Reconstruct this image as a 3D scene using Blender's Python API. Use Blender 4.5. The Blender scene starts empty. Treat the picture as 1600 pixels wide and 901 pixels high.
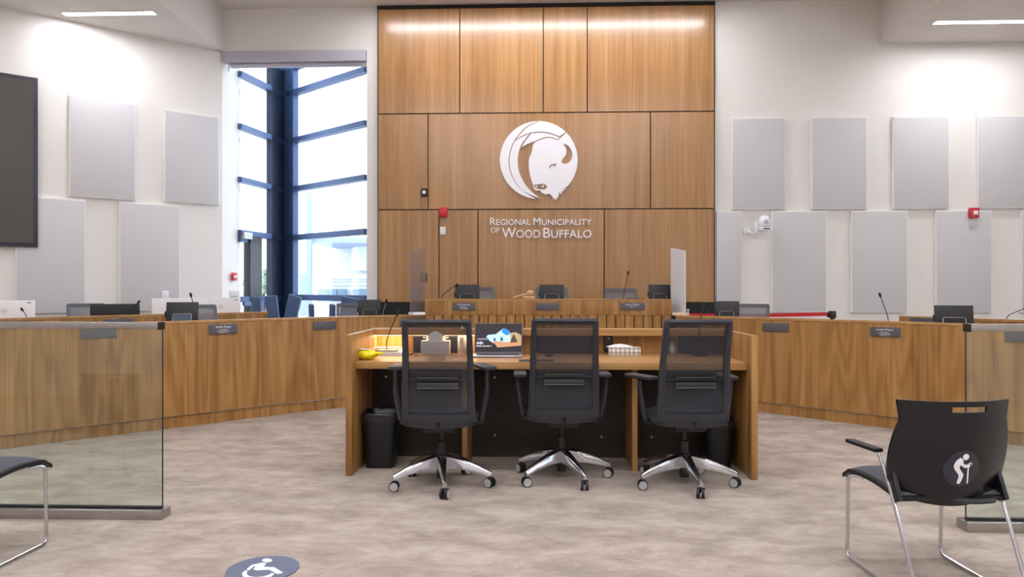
import bpy, bmesh, math, random
from mathutils import Vector, Matrix
random.seed(7)
PI = math.pi
scene = bpy.context.scene
COL = scene.collection
# ---------------------------------------------------------------- camera
H = 1.25            # eye height
F = 1150.0          # focal length in pixels of a 1600 px wide frame
YAW = math.radians(2.1)
cam_d = bpy.data.cameras.new('camera'); cam = bpy.data.objects.new('camera', cam_d); COL.objects.link(cam)
cam_d.sensor_width = 36.0; cam_d.lens = F * 36 / 1600; cam_d.clip_end = 500
cam.location = (0, 0, H); cam.rotation_euler = (PI / 2, 0, YAW)
scene.camera = cam
scene.view_settings.view_transform = 'Standard'; scene.view_settings.look = 'None'
scene.view_settings.gamma = 1.0; scene.view_settings.use_curve_mapping = False
scene.view_settings.exposure = 0.0
# ---------------------------------------------------------------- sky
w = bpy.data.worlds.new('sky'); scene.world = w; w.use_nodes = True
bg = w.node_tree.nodes['Background']; bg.inputs[0].default_value = (0.80, 0.91, 1.0, 1); bg.inputs[1].default_value = 4.6
CEIL_LIGHT = 80.0      # emission of the linear ceiling lamps
DESK_LED = 58.0

# ---------------------------------------------------------------- projection helpers (pixel -> place)
cy, sy = math.cos(YAW), math.sin(YAW)
def ray(u):
    c = (u - 800) / F
    return Vector((c * cy - sy, c * sy + cy))
def at_t(u, v, t):
    d = ray(u); return Vector((d.x * t, d.y * t, H - (v - 450) / F * t))
def at_Y(u, v, Y):
    return at_t(u, v, Y / ray(u).y)
def at_z(u, v, z):
    return at_t(u, v, (H - z) * F / (v - 450))
def c2r(x, y, z=0):
    return Vector((x * cy - y * sy, x * sy + y * cy, z))
def hit(path, u):
    d = ray(u)
    for i in range(len(path) - 1):
        a, b = Vector(path[i]), Vector(path[i + 1]); e = b - a
        den = d.x * e.y - d.y * e.x
        if abs(den) < 1e-9: continue
        t = (a.x * e.y - a.y * e.x) / den
        s = (a.x * d.y - a.y * d.x) / den
        lo = -3 if i == 0 else -1e-6; hi = 4 if i == len(path) - 2 else 1 + 1e-6
        if lo <= s <= hi and t > 0:
            return a + e * s, e.normalized(), t
    raise ValueError('no hit %s' % u)
def zt(v, t): return H - (v - 450) / F * t

# ---------------------------------------------------------------- materials
def lin(c): return tuple((x / 255 / 12.92 if x / 255 <= .04045 else ((x / 255 + .055) / 1.055) ** 2.4) for x in c)
def newmat(name):
    m = bpy.data.materials.new(name); m.use_nodes = True
    nt = m.node_tree; p = nt.nodes['Principled BSDF']; return m, nt, p
def grain(nt, p, sc=60, amt=.05, base=None):
    """slight procedural variation of tone"""
    n = nt.nodes.new('ShaderNodeTexNoise'); n.inputs['Scale'].default_value = sc; n.inputs['Detail'].default_value = 3
    tc = nt.nodes.new('ShaderNodeTexCoord'); nt.links.new(tc.outputs['Object'], n.inputs['Vector'])
    r = nt.nodes.new('ShaderNodeValToRGB'); b = base
    r.color_ramp.elements[0].position = .3; r.color_ramp.elements[1].position = .7
    r.color_ramp.elements[0].color = (*[x * (1 - amt) for x in b], 1); r.color_ramp.elements[1].color = (*[min(1, x * (1 + amt)) for x in b], 1)
    nt.links.new(n.outputs['Fac'], r.inputs['Fac']); nt.links.new(r.outputs['Color'], p.inputs['Base Color'])
    return n
def mat(name, rgb, rough=.5, metal=0, amt=.04, sc=60, spec=.5, bump=0, em=None, coat=0):
    m, nt, p = newmat(name); c = lin(rgb)
    p.inputs['Roughness'].default_value = rough; p.inputs['Metallic'].default_value = metal
    p.inputs['Specular IOR Level'].default_value = spec
    p.inputs['Coat Weight'].default_value = coat
    n = grain(nt, p, sc, amt, c)
    if bump:
        bn = nt.nodes.new('ShaderNodeBump'); bn.inputs['Strength'].default_value = bump; bn.inputs['Distance'].default_value = .002
        nt.links.new(n.outputs['Fac'], bn.inputs['Height']); nt.links.new(bn.outputs['Normal'], p.inputs['Normal'])
    return m
def emis(name, rgb, s):
    m, nt, p = newmat(name); c = lin(rgb)
    p.inputs['Base Color'].default_value = (*c, 1); p.inputs['Emission Color'].default_value = (*c, 1); p.inputs['Emission Strength'].default_value = s
    return m
def wood(name, axis='z', rough=.38, dark=(138, 88, 46), mid=(164, 111, 62), light=(184, 133, 82), fig=.5, coat=0.0):
    m, nt, p = newmat(name); N = nt.nodes; L = nt.links
    p.inputs['Roughness'].default_value = rough; p.inputs['Specular IOR Level'].default_value = .4
    tc = N.new('ShaderNodeTexCoord'); oi = N.new('ShaderNodeObjectInfo')
    ad = N.new('ShaderNodeVectorMath'); ad.operation = 'ADD'
    sc = N.new('ShaderNodeVectorMath'); sc.operation = 'SCALE'; sc.inputs['Scale'].default_value = 37.0
    cx = N.new('ShaderNodeCombineXYZ')
    for k in range(3): L.new(oi.outputs['Random'], cx.inputs[k])
    L.new(cx.outputs[0], sc.inputs[0]); L.new(tc.outputs['Object'], ad.inputs[0]); L.new(sc.outputs[0], ad.inputs[1])
    def mp(s, l):
        q = N.new('ShaderNodeMapping'); v = [s, s, s]; v['xyz'.index(axis)] = l
        q.inputs['Scale'].default_value = v; L.new(ad.outputs[0], q.inputs['Vector']); return q
    def noise(q, det, ro=.5):
        n = N.new('ShaderNodeTexNoise'); n.inputs['Scale'].default_value = 1; n.inputs['Detail'].default_value = det; n.inputs['Roughness'].default_value = ro
        L.new(q.outputs[0], n.inputs['Vector']); return n
    a = noise(mp(3.2, .35), 2); b = noise(mp(60, .9), 3, .6); c = noise(mp(11, .3), 2)
    # cathedral figure: contour lines of a slow noise
    mu = N.new('ShaderNodeMath'); mu.operation = 'MULTIPLY'; mu.inputs[1].default_value = 60
    L.new(a.outputs['Fac'], mu.inputs[0])
    si = N.new('ShaderNodeMath'); si.operation = 'SINE'; L.new(mu.outputs[0], si.inputs[0])
    def madd(x, k, y):
        q = N.new('ShaderNodeMath'); q.operation = 'MULTIPLY_ADD'; L.new(x, q.inputs[0]); q.inputs[1].default_value = k
        if isinstance(y, float): q.inputs[2].default_value = y
        else: L.new(y, q.inputs[2])
        return q.outputs[0]
    f = madd(si.outputs[0], .07 * fig, 0.0)
    f = madd(b.outputs['Fac'], .55, f); f = madd(c.outputs['Fac'], .55, f); f = madd(f, 1.0, -0.05)
    r = N.new('ShaderNodeValToRGB'); e = r.color_ramp.elements
    e[0].position = .28; e[0].color = (*lin(dark), 1); e[1].position = .78; e[1].color = (*lin(light), 1)
    x = e.new(.5); x.color = (*lin(mid), 1)
    L.new(f, r.inputs['Fac']); L.new(r.outputs['Color'], p.inputs['Base Color'])
    p.inputs['Coat Weight'].default_value = coat; p.inputs['Coat Roughness'].default_value = .2
    bn = N.new('ShaderNodeBump'); bn.inputs['Strength'].default_value = .08; bn.inputs['Distance'].default_value = .001
    L.new(b.outputs['Fac'], bn.inputs['Height']); L.new(bn.outputs['Normal'], p.inputs['Normal'])
    return m
def carpet():
    m, nt, p = newmat('carpet'); N = nt.nodes; L = nt.links
    p.inputs['Roughness'].default_value = .95; p.inputs['Specular IOR Level'].default_value = .1
    tc = N.new('ShaderNodeTexCoord')
    def noise(sx, sy_, det, rough, rot=.5, dist=0.0):
        q = N.new('ShaderNodeMapping'); q.inputs['Scale'].default_value = (sx, sy_, 1); q.inputs['Rotation'].default_value = (0, 0, rot)
        n = N.new('ShaderNodeTexNoise'); n.inputs['Scale'].default_value = 1; n.inputs['Detail'].default_value = det; n.inputs['Roughness'].default_value = rough
        n.inputs['Distortion'].default_value = dist
        L.new(tc.outputs['Object'], q.inputs['Vector']); L.new(q.outputs[0], n.inputs['Vector']); return n
    a = noise(2.8, 4.6, 9, .70, .35, .4); b = noise(140, 140, 2, .5); c = noise(9, 22, 4, .6, -.3)
    q = N.new('ShaderNodeMath'); q.operation = 'MULTIPLY_ADD'; q.inputs[1].default_value = .25; L.new(c.outputs['Fac'], q.inputs[0]); L.new(a.outputs['Fac'], q.inputs[2])
    q2 = N.new('ShaderNodeMath'); q2.operation = 'MULTIPLY_ADD'; q2.inputs[1].default_value = .22; L.new(b.outputs['Fac'], q2.inputs[0]); L.new(q.outputs[0], q2.inputs[2])
    r = N.new('ShaderNodeValToRGB'); e = r.color_ramp.elements
    e[0].position = .60; e[0].color = (*lin((149, 137, 127)), 1); e[1].position = .87; e[1].color = (*lin((182, 170, 159)), 1)
    x = e.new(.73); x.color = (*lin((167, 154, 144)), 1)
    L.new(q2.outputs[0], r.inputs['Fac']); L.new(r.outputs['Color'], p.inputs['Base Color'])
    bn = N.new('ShaderNodeBump'); bn.inputs['Strength'].default_value = .35; bn.inputs['Distance'].default_value = .004
    L.new(b.outputs['Fac'], bn.inputs['Height']); L.new(bn.outputs['Normal'], p.inputs['Normal'])
    return m
def glass(name, tint, refl=.06, haze=0.0):
    m = bpy.data.materials.new(name); m.use_nodes = True; nt = m.node_tree; N = nt.nodes; L = nt.links
    for n in list(N):
        if n.type != 'OUTPUT_MATERIAL': N.remove(n)
    out = N['Material Output']; t = N.new('ShaderNodeBsdfTransparent'); t.inputs[0].default_value = (*tint, 1)
    g = N.new('ShaderNodeBsdfGlossy'); g.inputs['Roughness'].default_value = .02
    fr = N.new('ShaderNodeLayerWeight'); fr.inputs[0].default_value = .5
    pw = N.new('ShaderNodeMath'); pw.operation = 'POWER'; pw.inputs[1].default_value = 5; L.new(fr.outputs['Facing'], pw.inputs[0])
    ad = N.new('ShaderNodeMath'); ad.operation = 'MULTIPLY_ADD'; ad.inputs[1].default_value = 1 - refl; ad.inputs[2].default_value = refl; L.new(pw.outputs[0], ad.inputs[0])
    mx = N.new('ShaderNodeMixShader'); L.new(ad.outputs[0], mx.inputs[0]); L.new(t.outputs[0], mx.inputs[1]); L.new(g.outputs[0], mx.inputs[2])
    last = mx
    if haze:
        d = N.new('ShaderNodeBsdfDiffuse'); d.inputs[0].default_value = (.85, .86, .9, 1)
        m2 = N.new('ShaderNodeMixShader'); m2.inputs[0].default_value = haze; L.new(mx.outputs[0], m2.inputs[1]); L.new(d.outputs[0], m2.inputs[2]); last = m2
    L.new(last.outputs[0], out.inputs[0]); return m
def meshfabric(name, rgb, opaque=.6):
    m, nt, p = newmat(name); N = nt.nodes; L = nt.links
    p.inputs['Base Color'].default_value = (*lin(rgb), 1); p.inputs['Roughness'].default_value = .6
    tc = N.new('ShaderNodeTexCoord'); wv = N.new('ShaderNodeTexWave'); wv.bands_direction = 'Z'; wv.inputs['Scale'].default_value = 90
    L.new(tc.outputs['Object'], wv.inputs['Vector'])
    ma = N.new('ShaderNodeMath'); ma.operation = 'MULTIPLY_ADD'; ma.inputs[1].default_value = .14; ma.inputs[2].default_value = opaque - .07
    L.new(wv.outputs['Fac'], ma.inputs[0]); L.new(ma.outputs[0], p.inputs['Alpha'])
    return m
WALL = mat('white_paint', (232, 228, 224), .7, amt=.01, sc=3)
CEIL = mat('ceiling_paint', (222, 216, 210), .8, amt=.01, sc=3)
PANEL = mat('acoustic_fabric', (208, 206, 208), .95, amt=.02, sc=240, bump=.2)
PANEDGE = mat('panel_edge', (236, 234, 232), .7, amt=.01)
CARPET = carpet()
WOODW = wood('wall_veneer', 'z', .33, (142, 98, 56), (166, 121, 73), (188, 145, 95), .25, 1.0)
WOODD = wood('desk_veneer', 'z', .40, (133, 93, 48), (161, 117, 65), (186, 142, 88), 1.25)
WOODH = wood('worktop_veneer', 'x', .36, (151, 108, 61), (178, 134, 81), (200, 158, 104), .6)
WOODL = wood('maple_turned', 'x', .4, (196, 150, 105), (212, 168, 122), (226, 186, 142), .3)
BLACK = mat('black_plastic', (15, 15, 18), .45, amt=.1)
BLACKM = mat('matt_black', (14, 14, 15), .7, amt=.1)
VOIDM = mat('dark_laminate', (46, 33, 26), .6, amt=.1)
CHARC = mat('charcoal_plastic', (43, 44, 52), .42, amt=.06)
FABB = mat('black_seat_fabric', (25, 26, 31), .9, amt=.12, sc=300, bump=.3)
GREYF = mat('grey_seat_fabric', (78, 80, 88), .9, amt=.1, sc=300, bump=.3)
MESHF = meshfabric('chair_mesh', (44, 45, 54), .76)
MESHG = meshfabric('chair_mesh_backlit', (110, 112, 118), .80)  # lighter copy of the mesh: light shining through is put into its grey
CHROME = mat('polished_aluminium', (205, 205, 212), .22, 1, amt=.02)
STEEL = mat('brushed_steel', (176, 172, 168), .34, 1, amt=.06, sc=30)
CASTERG = mat('caster_cap', (168, 166, 166), .45, amt=.03)
WHITEP = mat('white_plastic', (236, 236, 240), .4, amt=.01)
LOGOW = mat('white_acrylic', (244, 243, 248), .45, amt=.005)
RED = mat('red_plastic', (196, 34, 46), .4, amt=.05)
REDB = mat('red_belt', (204, 32, 42), .7, amt=.08, sc=200)
PLATE = mat('nameplate_grey', (92, 90, 96), .45, .2, amt=.05)
FRAME = mat('window_frame_skylit', (72, 92, 132), .4, .3, amt=.05)  # dark frame; blue sky glow and bloom are put into the colour
GLASS = glass('screen_glass', (.90, .95, .92), .058, .012)
WGLASS = glass('window_glass', (.96, .98, 1.0), .05)
ACRYL = glass('acrylic', (.80, .79, .84), .08, .07)
ACRYLW = glass('acrylic_frosted', (.95, .94, .95), .14, .72)
PAPER = mat('paper', (238, 236, 234), .8, amt=.02)
LAMP = emis('lamp_diffuser', (250, 250, 255), CEIL_LIGHT)
LEDW = emis('warm_led', (255, 212, 160), DESK_LED)

# ---------------------------------------------------------------- mesh builder
class B:
    def __init__(s): s.bm = bmesh.new()
    def _merge(s, bm):
        me = bpy.data.meshes.new('t'); bm.to_mesh(me); bm.free(); s.bm.from_mesh(me); bpy.data.meshes.remove(me)
    def box(s, c, sz, rot=None, bev=0, seg=2):
        bm = bmesh.new(); bmesh.ops.create_cube(bm, size=1)
        bmesh.ops.scale(bm, vec=sz, verts=bm.verts)
        if bev: bmesh.ops.bevel(bm, geom=bm.edges[:], offset=bev, segments=seg, profile=.6, affect='EDGES')
        M = Matrix.Translation(c)
        if rot is not None:
            if not isinstance(rot, Matrix):
                from mathutils import Euler
                rot = Euler(rot).to_matrix()
            M = M @ rot.to_4x4()
        bmesh.ops.transform(bm, matrix=M, verts=bm.verts); s._merge(bm); return s
    def b2(s, x0, x1, y0, y1, z0, z1, bev=0):
        return s.box(((x0 + x1) / 2, (y0 + y1) / 2, (z0 + z1) / 2), (x1 - x0, y1 - y0, z1 - z0), None, bev)
    def cyl(s, p0, p1, r0, r1=None, n=16):
        p0, p1 = Vector(p0), Vector(p1); d = p1 - p0; r1 = r0 if r1 is None else r1
        bm = bmesh.new(); bmesh.ops.create_cone(bm, cap_ends=True, segments=n, radius1=r0, radius2=max(r1, 1e-5), depth=d.length)
        q = d.to_track_quat('Z', 'Y').to_matrix().to_4x4()
        bmesh.ops.transform(bm, matrix=Matrix.Translation((p0 + p1) / 2) @ q, verts=bm.verts); s._merge(bm); return s
    def ball(s, c, r, n=12, rot=None):
        r = (r, r, r) if isinstance(r, (int, float)) else r
        bm = bmesh.new(); bmesh.ops.create_uvsphere(bm, u_segments=n * 2, v_segments=n, radius=1)
        bmesh.ops.scale(bm, vec=r, verts=bm.verts)
        M = Matrix.Translation(c)
        if rot is not None:
            from mathutils import Euler
            M = M @ Euler(rot).to_matrix().to_4x4()
        bmesh.ops.transform(bm, matrix=M, verts=bm.verts); s._merge(bm); return s
    def loft(s, rings, cap=True, closed=False):
        R = [[s.bm.verts.new(p) for p in r] for r in rings]; n = len(R[0])
        m = len(R)
        for i in range(m if closed else m - 1):
            a, b = R[i], R[(i + 1) % m]
            for k in range(n): s.bm.faces.new((a[k], a[(k + 1) % n], b[(k + 1) % n], b[k]))
        if cap and not closed:
            s.bm.faces.new(R[0][::-1]); s.bm.faces.new(R[-1])
        return s
    def tube(s, pts, r, n=10, sm=0, flat=1.0, up=None):
        pts = [Vector(p) for p in pts]
        if sm: pts = rounded(pts, sm)
        rings = []; prev = None
        for i, p in enumerate(pts):
            d = (pts[min(i + 1, len(pts) - 1)] - pts[max(i - 1, 0)]).normalized()
            if prev is None:
                a = Vector(up) if up else (Vector((1, 0, 0)) if abs(d.x) < .9 else Vector((0, 1, 0)))
                x = (a - d * a.dot(d)).normalized()
            else: x = (prev - d * prev.dot(d)).normalized()
            prev = x; y = d.cross(x); rr = r[i] if isinstance(r, list) else r
            rings.append([p + x * math.cos(2 * PI * k / n) * rr + y * math.sin(2 * PI * k / n) * rr * flat for k in range(n)])
        return s.loft(rings)
    def lathe(s, prof, n=24, c=(0, 0, 0)):
        c = Vector(c); rings = [[c + Vector((r * math.cos(2 * PI * k / n), r * math.sin(2 * PI * k / n), z)) for k in range(n)] for r, z in prof]
        return s.loft(rings)
    def wall(s, path, z0, z1, off0, off1):
        """vertical slab following a path in plan, between two sideways offsets (left of travel = +)"""
        P = [Vector(p) for p in path]; rings = []
        for i, p in enumerate(P):
            d = (P[min(i + 1, len(P) - 1)] - P[max(i - 1, 0)]).normalized(); n = Vector((-d.y, d.x))
            a, b = p + n * off0, p + n * off1
            rings.append([(a.x, a.y, z0), (b.x, b.y, z0), (b.x, b.y, z1), (a.x, a.y, z1)])
        return s.loft(rings)
    def grid(s, fn, nu, nv, th=0.0, nrm=None):
        """sheet fn(u,v) -> point, optional thickness along nrm"""
        V = [[Vector(fn(i / nu, j / nv)) for j in range(nv + 1)] for i in range(nu + 1)]
        f = [[s.bm.verts.new(p) for p in r] for r in V]
        for i in range(nu):
            for j in range(nv): s.bm.faces.new((f[i][j], f[i + 1][j], f[i + 1][j + 1], f[i][j + 1]))
        if th:
            o = Vector(nrm) * th; g = [[s.bm.verts.new(p + o) for p in r] for r in V]
            for i in range(nu):
                for j in range(nv): s.bm.faces.new((g[i][j], g[i][j + 1], g[i + 1][j + 1], g[i + 1][j]))
            for i in range(nu):
                s.bm.faces.new((f[i][0], g[i][0], g[i + 1][0], f[i + 1][0])); s.bm.faces.new((f[i][nv], f[i + 1][nv], g[i + 1][nv], g[i][nv]))
            for j in range(nv):
                s.bm.faces.new((f[0][j], f[0][j + 1], g[0][j + 1], g[0][j])); s.bm.faces.new((f[nu][j], g[nu][j], g[nu][j + 1], f[nu][j + 1]))
        return s
    def put(s, name, m, parent=None, smooth=True, ang=35, loc=None, rot=None, origin=None):
        bm = s.bm
        bmesh.ops.recalc_face_normals(bm, faces=bm.faces)
        if origin is not None: bmesh.ops.translate(bm, vec=-Vector(origin), verts=bm.verts)
        me = bpy.data.meshes.new(name); bm.to_mesh(me); bm.free()
        return place(me, name, m, parent, smooth, ang, loc if origin is None else origin, rot)
def place(me, name, m, parent=None, smooth=True, ang=35, loc=None, rot=None):
    me.materials.clear(); me.materials.append(m)
    if smooth and len(me.polygons):
        me.polygons.foreach_set('use_smooth', [True] * len(me.polygons)); me.set_sharp_from_angle(angle=math.radians(ang))
    o = bpy.data.objects.new(name, me); COL.objects.link(o)
    if loc is not None: o.location = loc
    if rot is not None: o.rotation_euler = rot
    o.parent = parent; return o
def rounded(pts, r, k=5):
    out = [pts[0]]
    for i in range(1, len(pts) - 1):
        a, b, c = pts[i - 1], pts[i], pts[i + 1]
        ra = min(r, (a - b).length / 2.1); rc = min(r, (c - b).length / 2.1)
        p, q = b + (a - b).normalized() * ra, b + (c - b).normalized() * rc
        for j in range(k + 1):
            t = j / k; out.append(p * (1 - t) ** 2 + b * 2 * t * (1 - t) + q * t * t)
    out.append(pts[-1]); return out
def smoothpath(P, k=8):
    P = [Vector(p) for p in P]; out = []
    for i in range(len(P) - 1):
        a, b, c, d = P[max(i - 1, 0)], P[i], P[i + 1], P[min(i + 2, len(P) - 1)]
        for j in range(k):
            t = j / k; out.append(.5 * ((2 * b) + (c - a) * t + (2 * a - 5 * b + 4 * c - d) * t * t + (3 * b - a - 3 * c + d) * t ** 3))
    out.append(P[-1]); return out
def tag(o, label, cat, group=None, kind=None):
    o['label'] = label; o['category'] = cat
    if group: o['group'] = group
    if kind: o['kind'] = kind
    return o
def thing(name, label, cat, loc=(0, 0, 0), rz=0, group=None):
    o = bpy.data.objects.new(name, None); COL.objects.link(o); o.empty_display_size = .05
    o.location = loc; o.rotation_euler = (0, 0, rz); return tag(o, label, cat, group)
def struct(o): o['kind'] = 'structure'; return o
def dup(root, loc, rz, label, group=None, name=None):
    r = root.copy(); COL.objects.link(r); r.location = loc; r.rotation_euler = (0, 0, rz); r['label'] = label
    if group: r['group'] = group
    for ch in list(root.children):
        c = ch.copy(); COL.objects.link(c); c.parent = r
        for g in ch.children:
            d = g.copy(); COL.objects.link(d); d.parent = c
    return r
def curve_mesh(loops, depth):
    """filled flat plate with holes from closed loops (local XY)"""
    cu = bpy.data.curves.new('c', 'CURVE'); cu.dimensions = '2D'; cu.fill_mode = 'BOTH'; cu.extrude = depth / 2
    for lp in loops:
        sp = cu.splines.new('POLY'); sp.points.add(len(lp) - 1)
        for p, q in zip(sp.points, lp): p.co = (q[0], q[1], 0, 1)
        sp.use_cyclic_u = True
    o = bpy.data.objects.new('c', cu); me = bpy.data.meshes.new_from_object(o)
    bpy.data.objects.remove(o); return me
def text_mesh(body, size, depth=.002, width=None, align='CENTER', small=False, lines=1.0):
    cu = bpy.data.curves.new('c', 'FONT'); cu.body = body; cu.size = size; cu.extrude = depth / 2; cu.align_x = align
    cu.space_line = lines; cu.resolution_u = 3
    if small:
        cu.small_caps_scale = .78
        for i, ch in enumerate(body):
            if ch.islower(): cu.body_format[i].use_small_caps = True
    o = bpy.data.objects.new('c', cu); me = bpy.data.meshes.new_from_object(o); bpy.data.objects.remove(o)
    if width and len(me.vertices):
        xs = [v.co.x for v in me.vertices]; k = width / (max(xs) - min(xs)); x0 = min(xs)
        for v in me.vertices: v.co.x = (v.co.x - (0 if align == 'CENTER' else x0)) * k
    return me
UPR = (PI / 2, 0, 0)   # local XY plate -> stands upright facing the camera side

# ================================================================ SETTING
YB = 10.6; ZS = 4.71; ZC = 5.33
XWL = at_Y(347, 100, YB).x; XWR = at_Y(573, 100, YB).x        # window opening
XPL = at_Y(591, 100, YB).x; XPR = at_Y(1116, 100, YB).x       # wood panelling
LWD = Vector((-2.0, -1.82)).normalized()
LW0 = Vector((XWL, YB)); LW1 = LW0 + LWD * 6.2
XR = 9.2; XL = LW1.x; YF = -5.5
struct(B().b2(XL - .5, XR + .5, YF - .5, YB + .3, -.12, 0).put('floor', CARPET, smooth=False))
# end wall, pieces round the window opening
b = B(); b.b2(XWL, XWR, YB, YB + .18, 4.70, ZC); b.b2(XWR, XR, YB, YB + .18, 0, ZC)
wall_back = struct(b.put('wall_back', WALL, smooth=False))
b = B(); b.wall([LW0, LW1], 0, ZC, 0, -.2); struct(b.put('wall_left', WALL, smooth=False))
b = B(); b.b2(XL - .2, XL, YF, LW1.y, 0, ZC); struct(b.put('wall_left_rear', WALL, smooth=False))
b = B(); b.b2(XR, XR + .2, YF, 4.6, 0, 1.0); b.b2(XR, XR + .2, YF, 4.6, 3.6, ZC); b.b2(XR, XR + .2, 4.6, YB, 0, ZC); b.b2(XR, XR + .2, YF, -1.0, 1.0, 3.6)
struct(b.put('wall_right', WALL, smooth=False))
b = B(); b.b2(XL, XR, YF - .2, YF, 0, ZC); struct(b.put('wall_rear', WALL, smooth=False))
struct(B().b2(XL, XR, YF, YB, ZC, ZC + .1).put('ceiling', CEIL, smooth=False))
b = B()
struct(B().b2(XL, -4.6, YF, YB, ZS, ZC).put('ceiling_soffit_left', CEIL, smooth=False))
struct(B().b2(4.82, XR, YF, YB, ZS, ZC).put('ceiling_soffit_right', CEIL, smooth=False))
# side reveal of the tall window (white jamb running out to the glass)
GL = Vector((-4.51, 10.91)); GA = Vector((-4.27, 12.21)); GR = Vector((-2.54, 10.78))
b = B(); b.wall([LW0 + Vector((0, .0)), GL + Vector((-.0, .06))], 0, ZC, 0, .12)
struct(b.put('trim_1', WALL, smooth=False))
b = B(); b.b2(XWR, XWR + .1, YB + .18, YB + .4, 0, ZC); struct(b.put('trim_2', WALL, smooth=False))
# side window out of view, added to light the room from the right
b = B()
for y in (-1.0, .85, 2.7, 4.53): b.b2(XR + .05, XR + .12, y, y + .07, 1, 3.6)
for z in (1.0, 3.53): b.b2(XR + .05, XR + .12, -1, 4.6, z, z + .07)
wn = struct(b.put('window_added', FRAME, smooth=False))
for y in (-.93, .92, 2.77): B().b2(XR + .08, XR + .09, y, y + 1.78, 1.07, 3.53).put('glass_pane', WGLASS, wn, smooth=False)

# --- glazed corner
LEV = [(4.49, .05), (3.70, .05), (2.90, .05), (2.10, .055)]
def glazing(name, A, Bp, sill):
    d = (Bp - A).normalized(); root = struct(B().wall([A, Bp], 4.86, 4.95, -.06, .06).put(name, FRAME, smooth=False))
    for z, h in LEV: B().wall([A, Bp], z - h, z + h * .6, -.05, .07).put('transom', FRAME, root, smooth=False)
    B().wall([A, Bp], sill - .06, sill + .03, -.05, .07).put('transom', FRAME, root, smooth=False)
    B().wall([A, Bp], 0, .1, -.05, .07).put('sill', FRAME, root, smooth=False)
    zs = [.1, sill - .06] + [sill + .03] + [2.045] + [2.133, 2.85, 2.93, 3.65, 3.73, 4.44, 4.52, 4.86]
    for i in range(0, len(zs), 2): B().wall([A, Bp], zs[i], zs[i + 1], -.006, .006).put('glass_pane', WGLASS, root, smooth=False)
    return root
glazing('window_1', GL, GA, 1.10); glazing('window_2', GA, GR, 1.12)
# corner posts
def post_at(u0, u1, A, Bp, dep, name):
    p0, _, _ = hit([A, Bp], u0); p1, _, _ = hit([A, Bp], u1)
    return B().wall([p0, p1], 0, 4.95, -dep, dep)
PST = mat('corner_post', (34, 42, 60), .4, .3, amt=.05)
cp = struct(post_at(420.5, 440, GL, GA, .05, '').put('window_4', PST, smooth=False))
post_at(449, 462, GA, GR, .05, '').put('post', FRAME, cp, smooth=False)
B().cyl((GA.x, GA.y - .02, 0), (GA.x, GA.y - .02, 4.95), .075).put('post', PST, cp)
# glass door in the left glazing
q0, _, _ = hit([GL, GA], 386); q1, _, _ = hit([GL, GA], 404); q2, _, _ = hit([GL, GA], 374)
DRK = mat('bronze_frame', (54, 50, 54), .4, .3)
dr = struct(B().wall([q0, q1], 0, 2.06, -.06, .06).put('door_1', DRK, smooth=False))
B().wall([GL, q0], 1.95, 2.06, -.035, .035).put('door_rail', FRAME, dr, smooth=False)
B().wall([GL, q0], 0, .25, -.035, .035).put('door_rail', FRAME, dr, smooth=False)
B().wall([GL + Vector((.07, 0)), q1 + Vector((.07, 0))], .99, 1.05, -.02, .02).put('push_bar', FRAME, dr, smooth=False)
B().wall([GL + Vector((.06, 0)), q0 + Vector((.06, 0))], 2.0, 2.1, -.03, .03).put('door_closer', STEEL, dr, smooth=False)

# --- roller blind at the window head
z1 = zt(80, 10.75); z0 = zt(97, 10.75); z2 = zt(105, 10.75)
rb = thing('roller_blind', 'white roller blind box across the head of the tall corner window', 'blind', ((XWL + XWR) / 2, YB, z1))
xl, xr = XWL - rb.location.x + .01, XWR - rb.location.x - .01
SHADE = mat('blind_grey', (190, 188, 200), .5)
B().box(((xl + xr) / 2, .03, (z0 - z1) / 2), (xr - xl, .13, z1 - z0), bev=.006).put('head_box', SHADE, rb)
B().cyl((xl + .1, .06, z0 - z1 - .03), (xr, .06, z0 - z1 - .03), .035).put('fabric_roll', mat('blind_fabric', (200, 200, 212), .8), rb)
B().box((xl + .07, .06, z0 - z1 - .05), (.025, .05, .12), bev=.005).put('bracket', WHITEP, rb)

# --- wood panelling on the end wall
YP = YB - .05
BLK = B(); zb = zt(472, 10.55)
zr = [zt(13, 10.6), zt(177.3, 10.6), zt(327, 10.6), zb]
xs = lambda u: at_Y(u, 300, YP).x
B().b2(XPL, XPR, YP + .012, YB, zb, ZC).put('joint_backing', BLACKM, wall_back, smooth=False)
B().b2(XPL, XPR, YP - .02, YP + .01, zr[0], ZC - .01).put('shadow_gap_strip', BLACKM, wall_back, smooth=False)
B().b2(XPL, XPR, YP - .02, YB, 0, zb).put('black_base_panel', BLACKM, wall_back, smooth=False)
rows = [(zr[0], zr[1], [591, 718.5, 849, 917.5, 1116]), (zr[1], zr[2], [591, 669, 1016, 1116]), (zr[2], zr[3], [591, 686, 747, 944, 1116])]
for zt_, zb_, us in rows:
    for i in range(len(us) - 1):
        x0, x1 = xs(us[i]) + .007, xs(us[i + 1]) - .007
        c = ((x0 + x1) / 2, YP, (zt_ + zb_) / 2)
        B().box((0, 0, 0), (x1 - x0, .024, zt_ - zb_ - .016), bev=.001, seg=1).put('wood_panel', WOODW, wall_back, loc=c)

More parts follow.
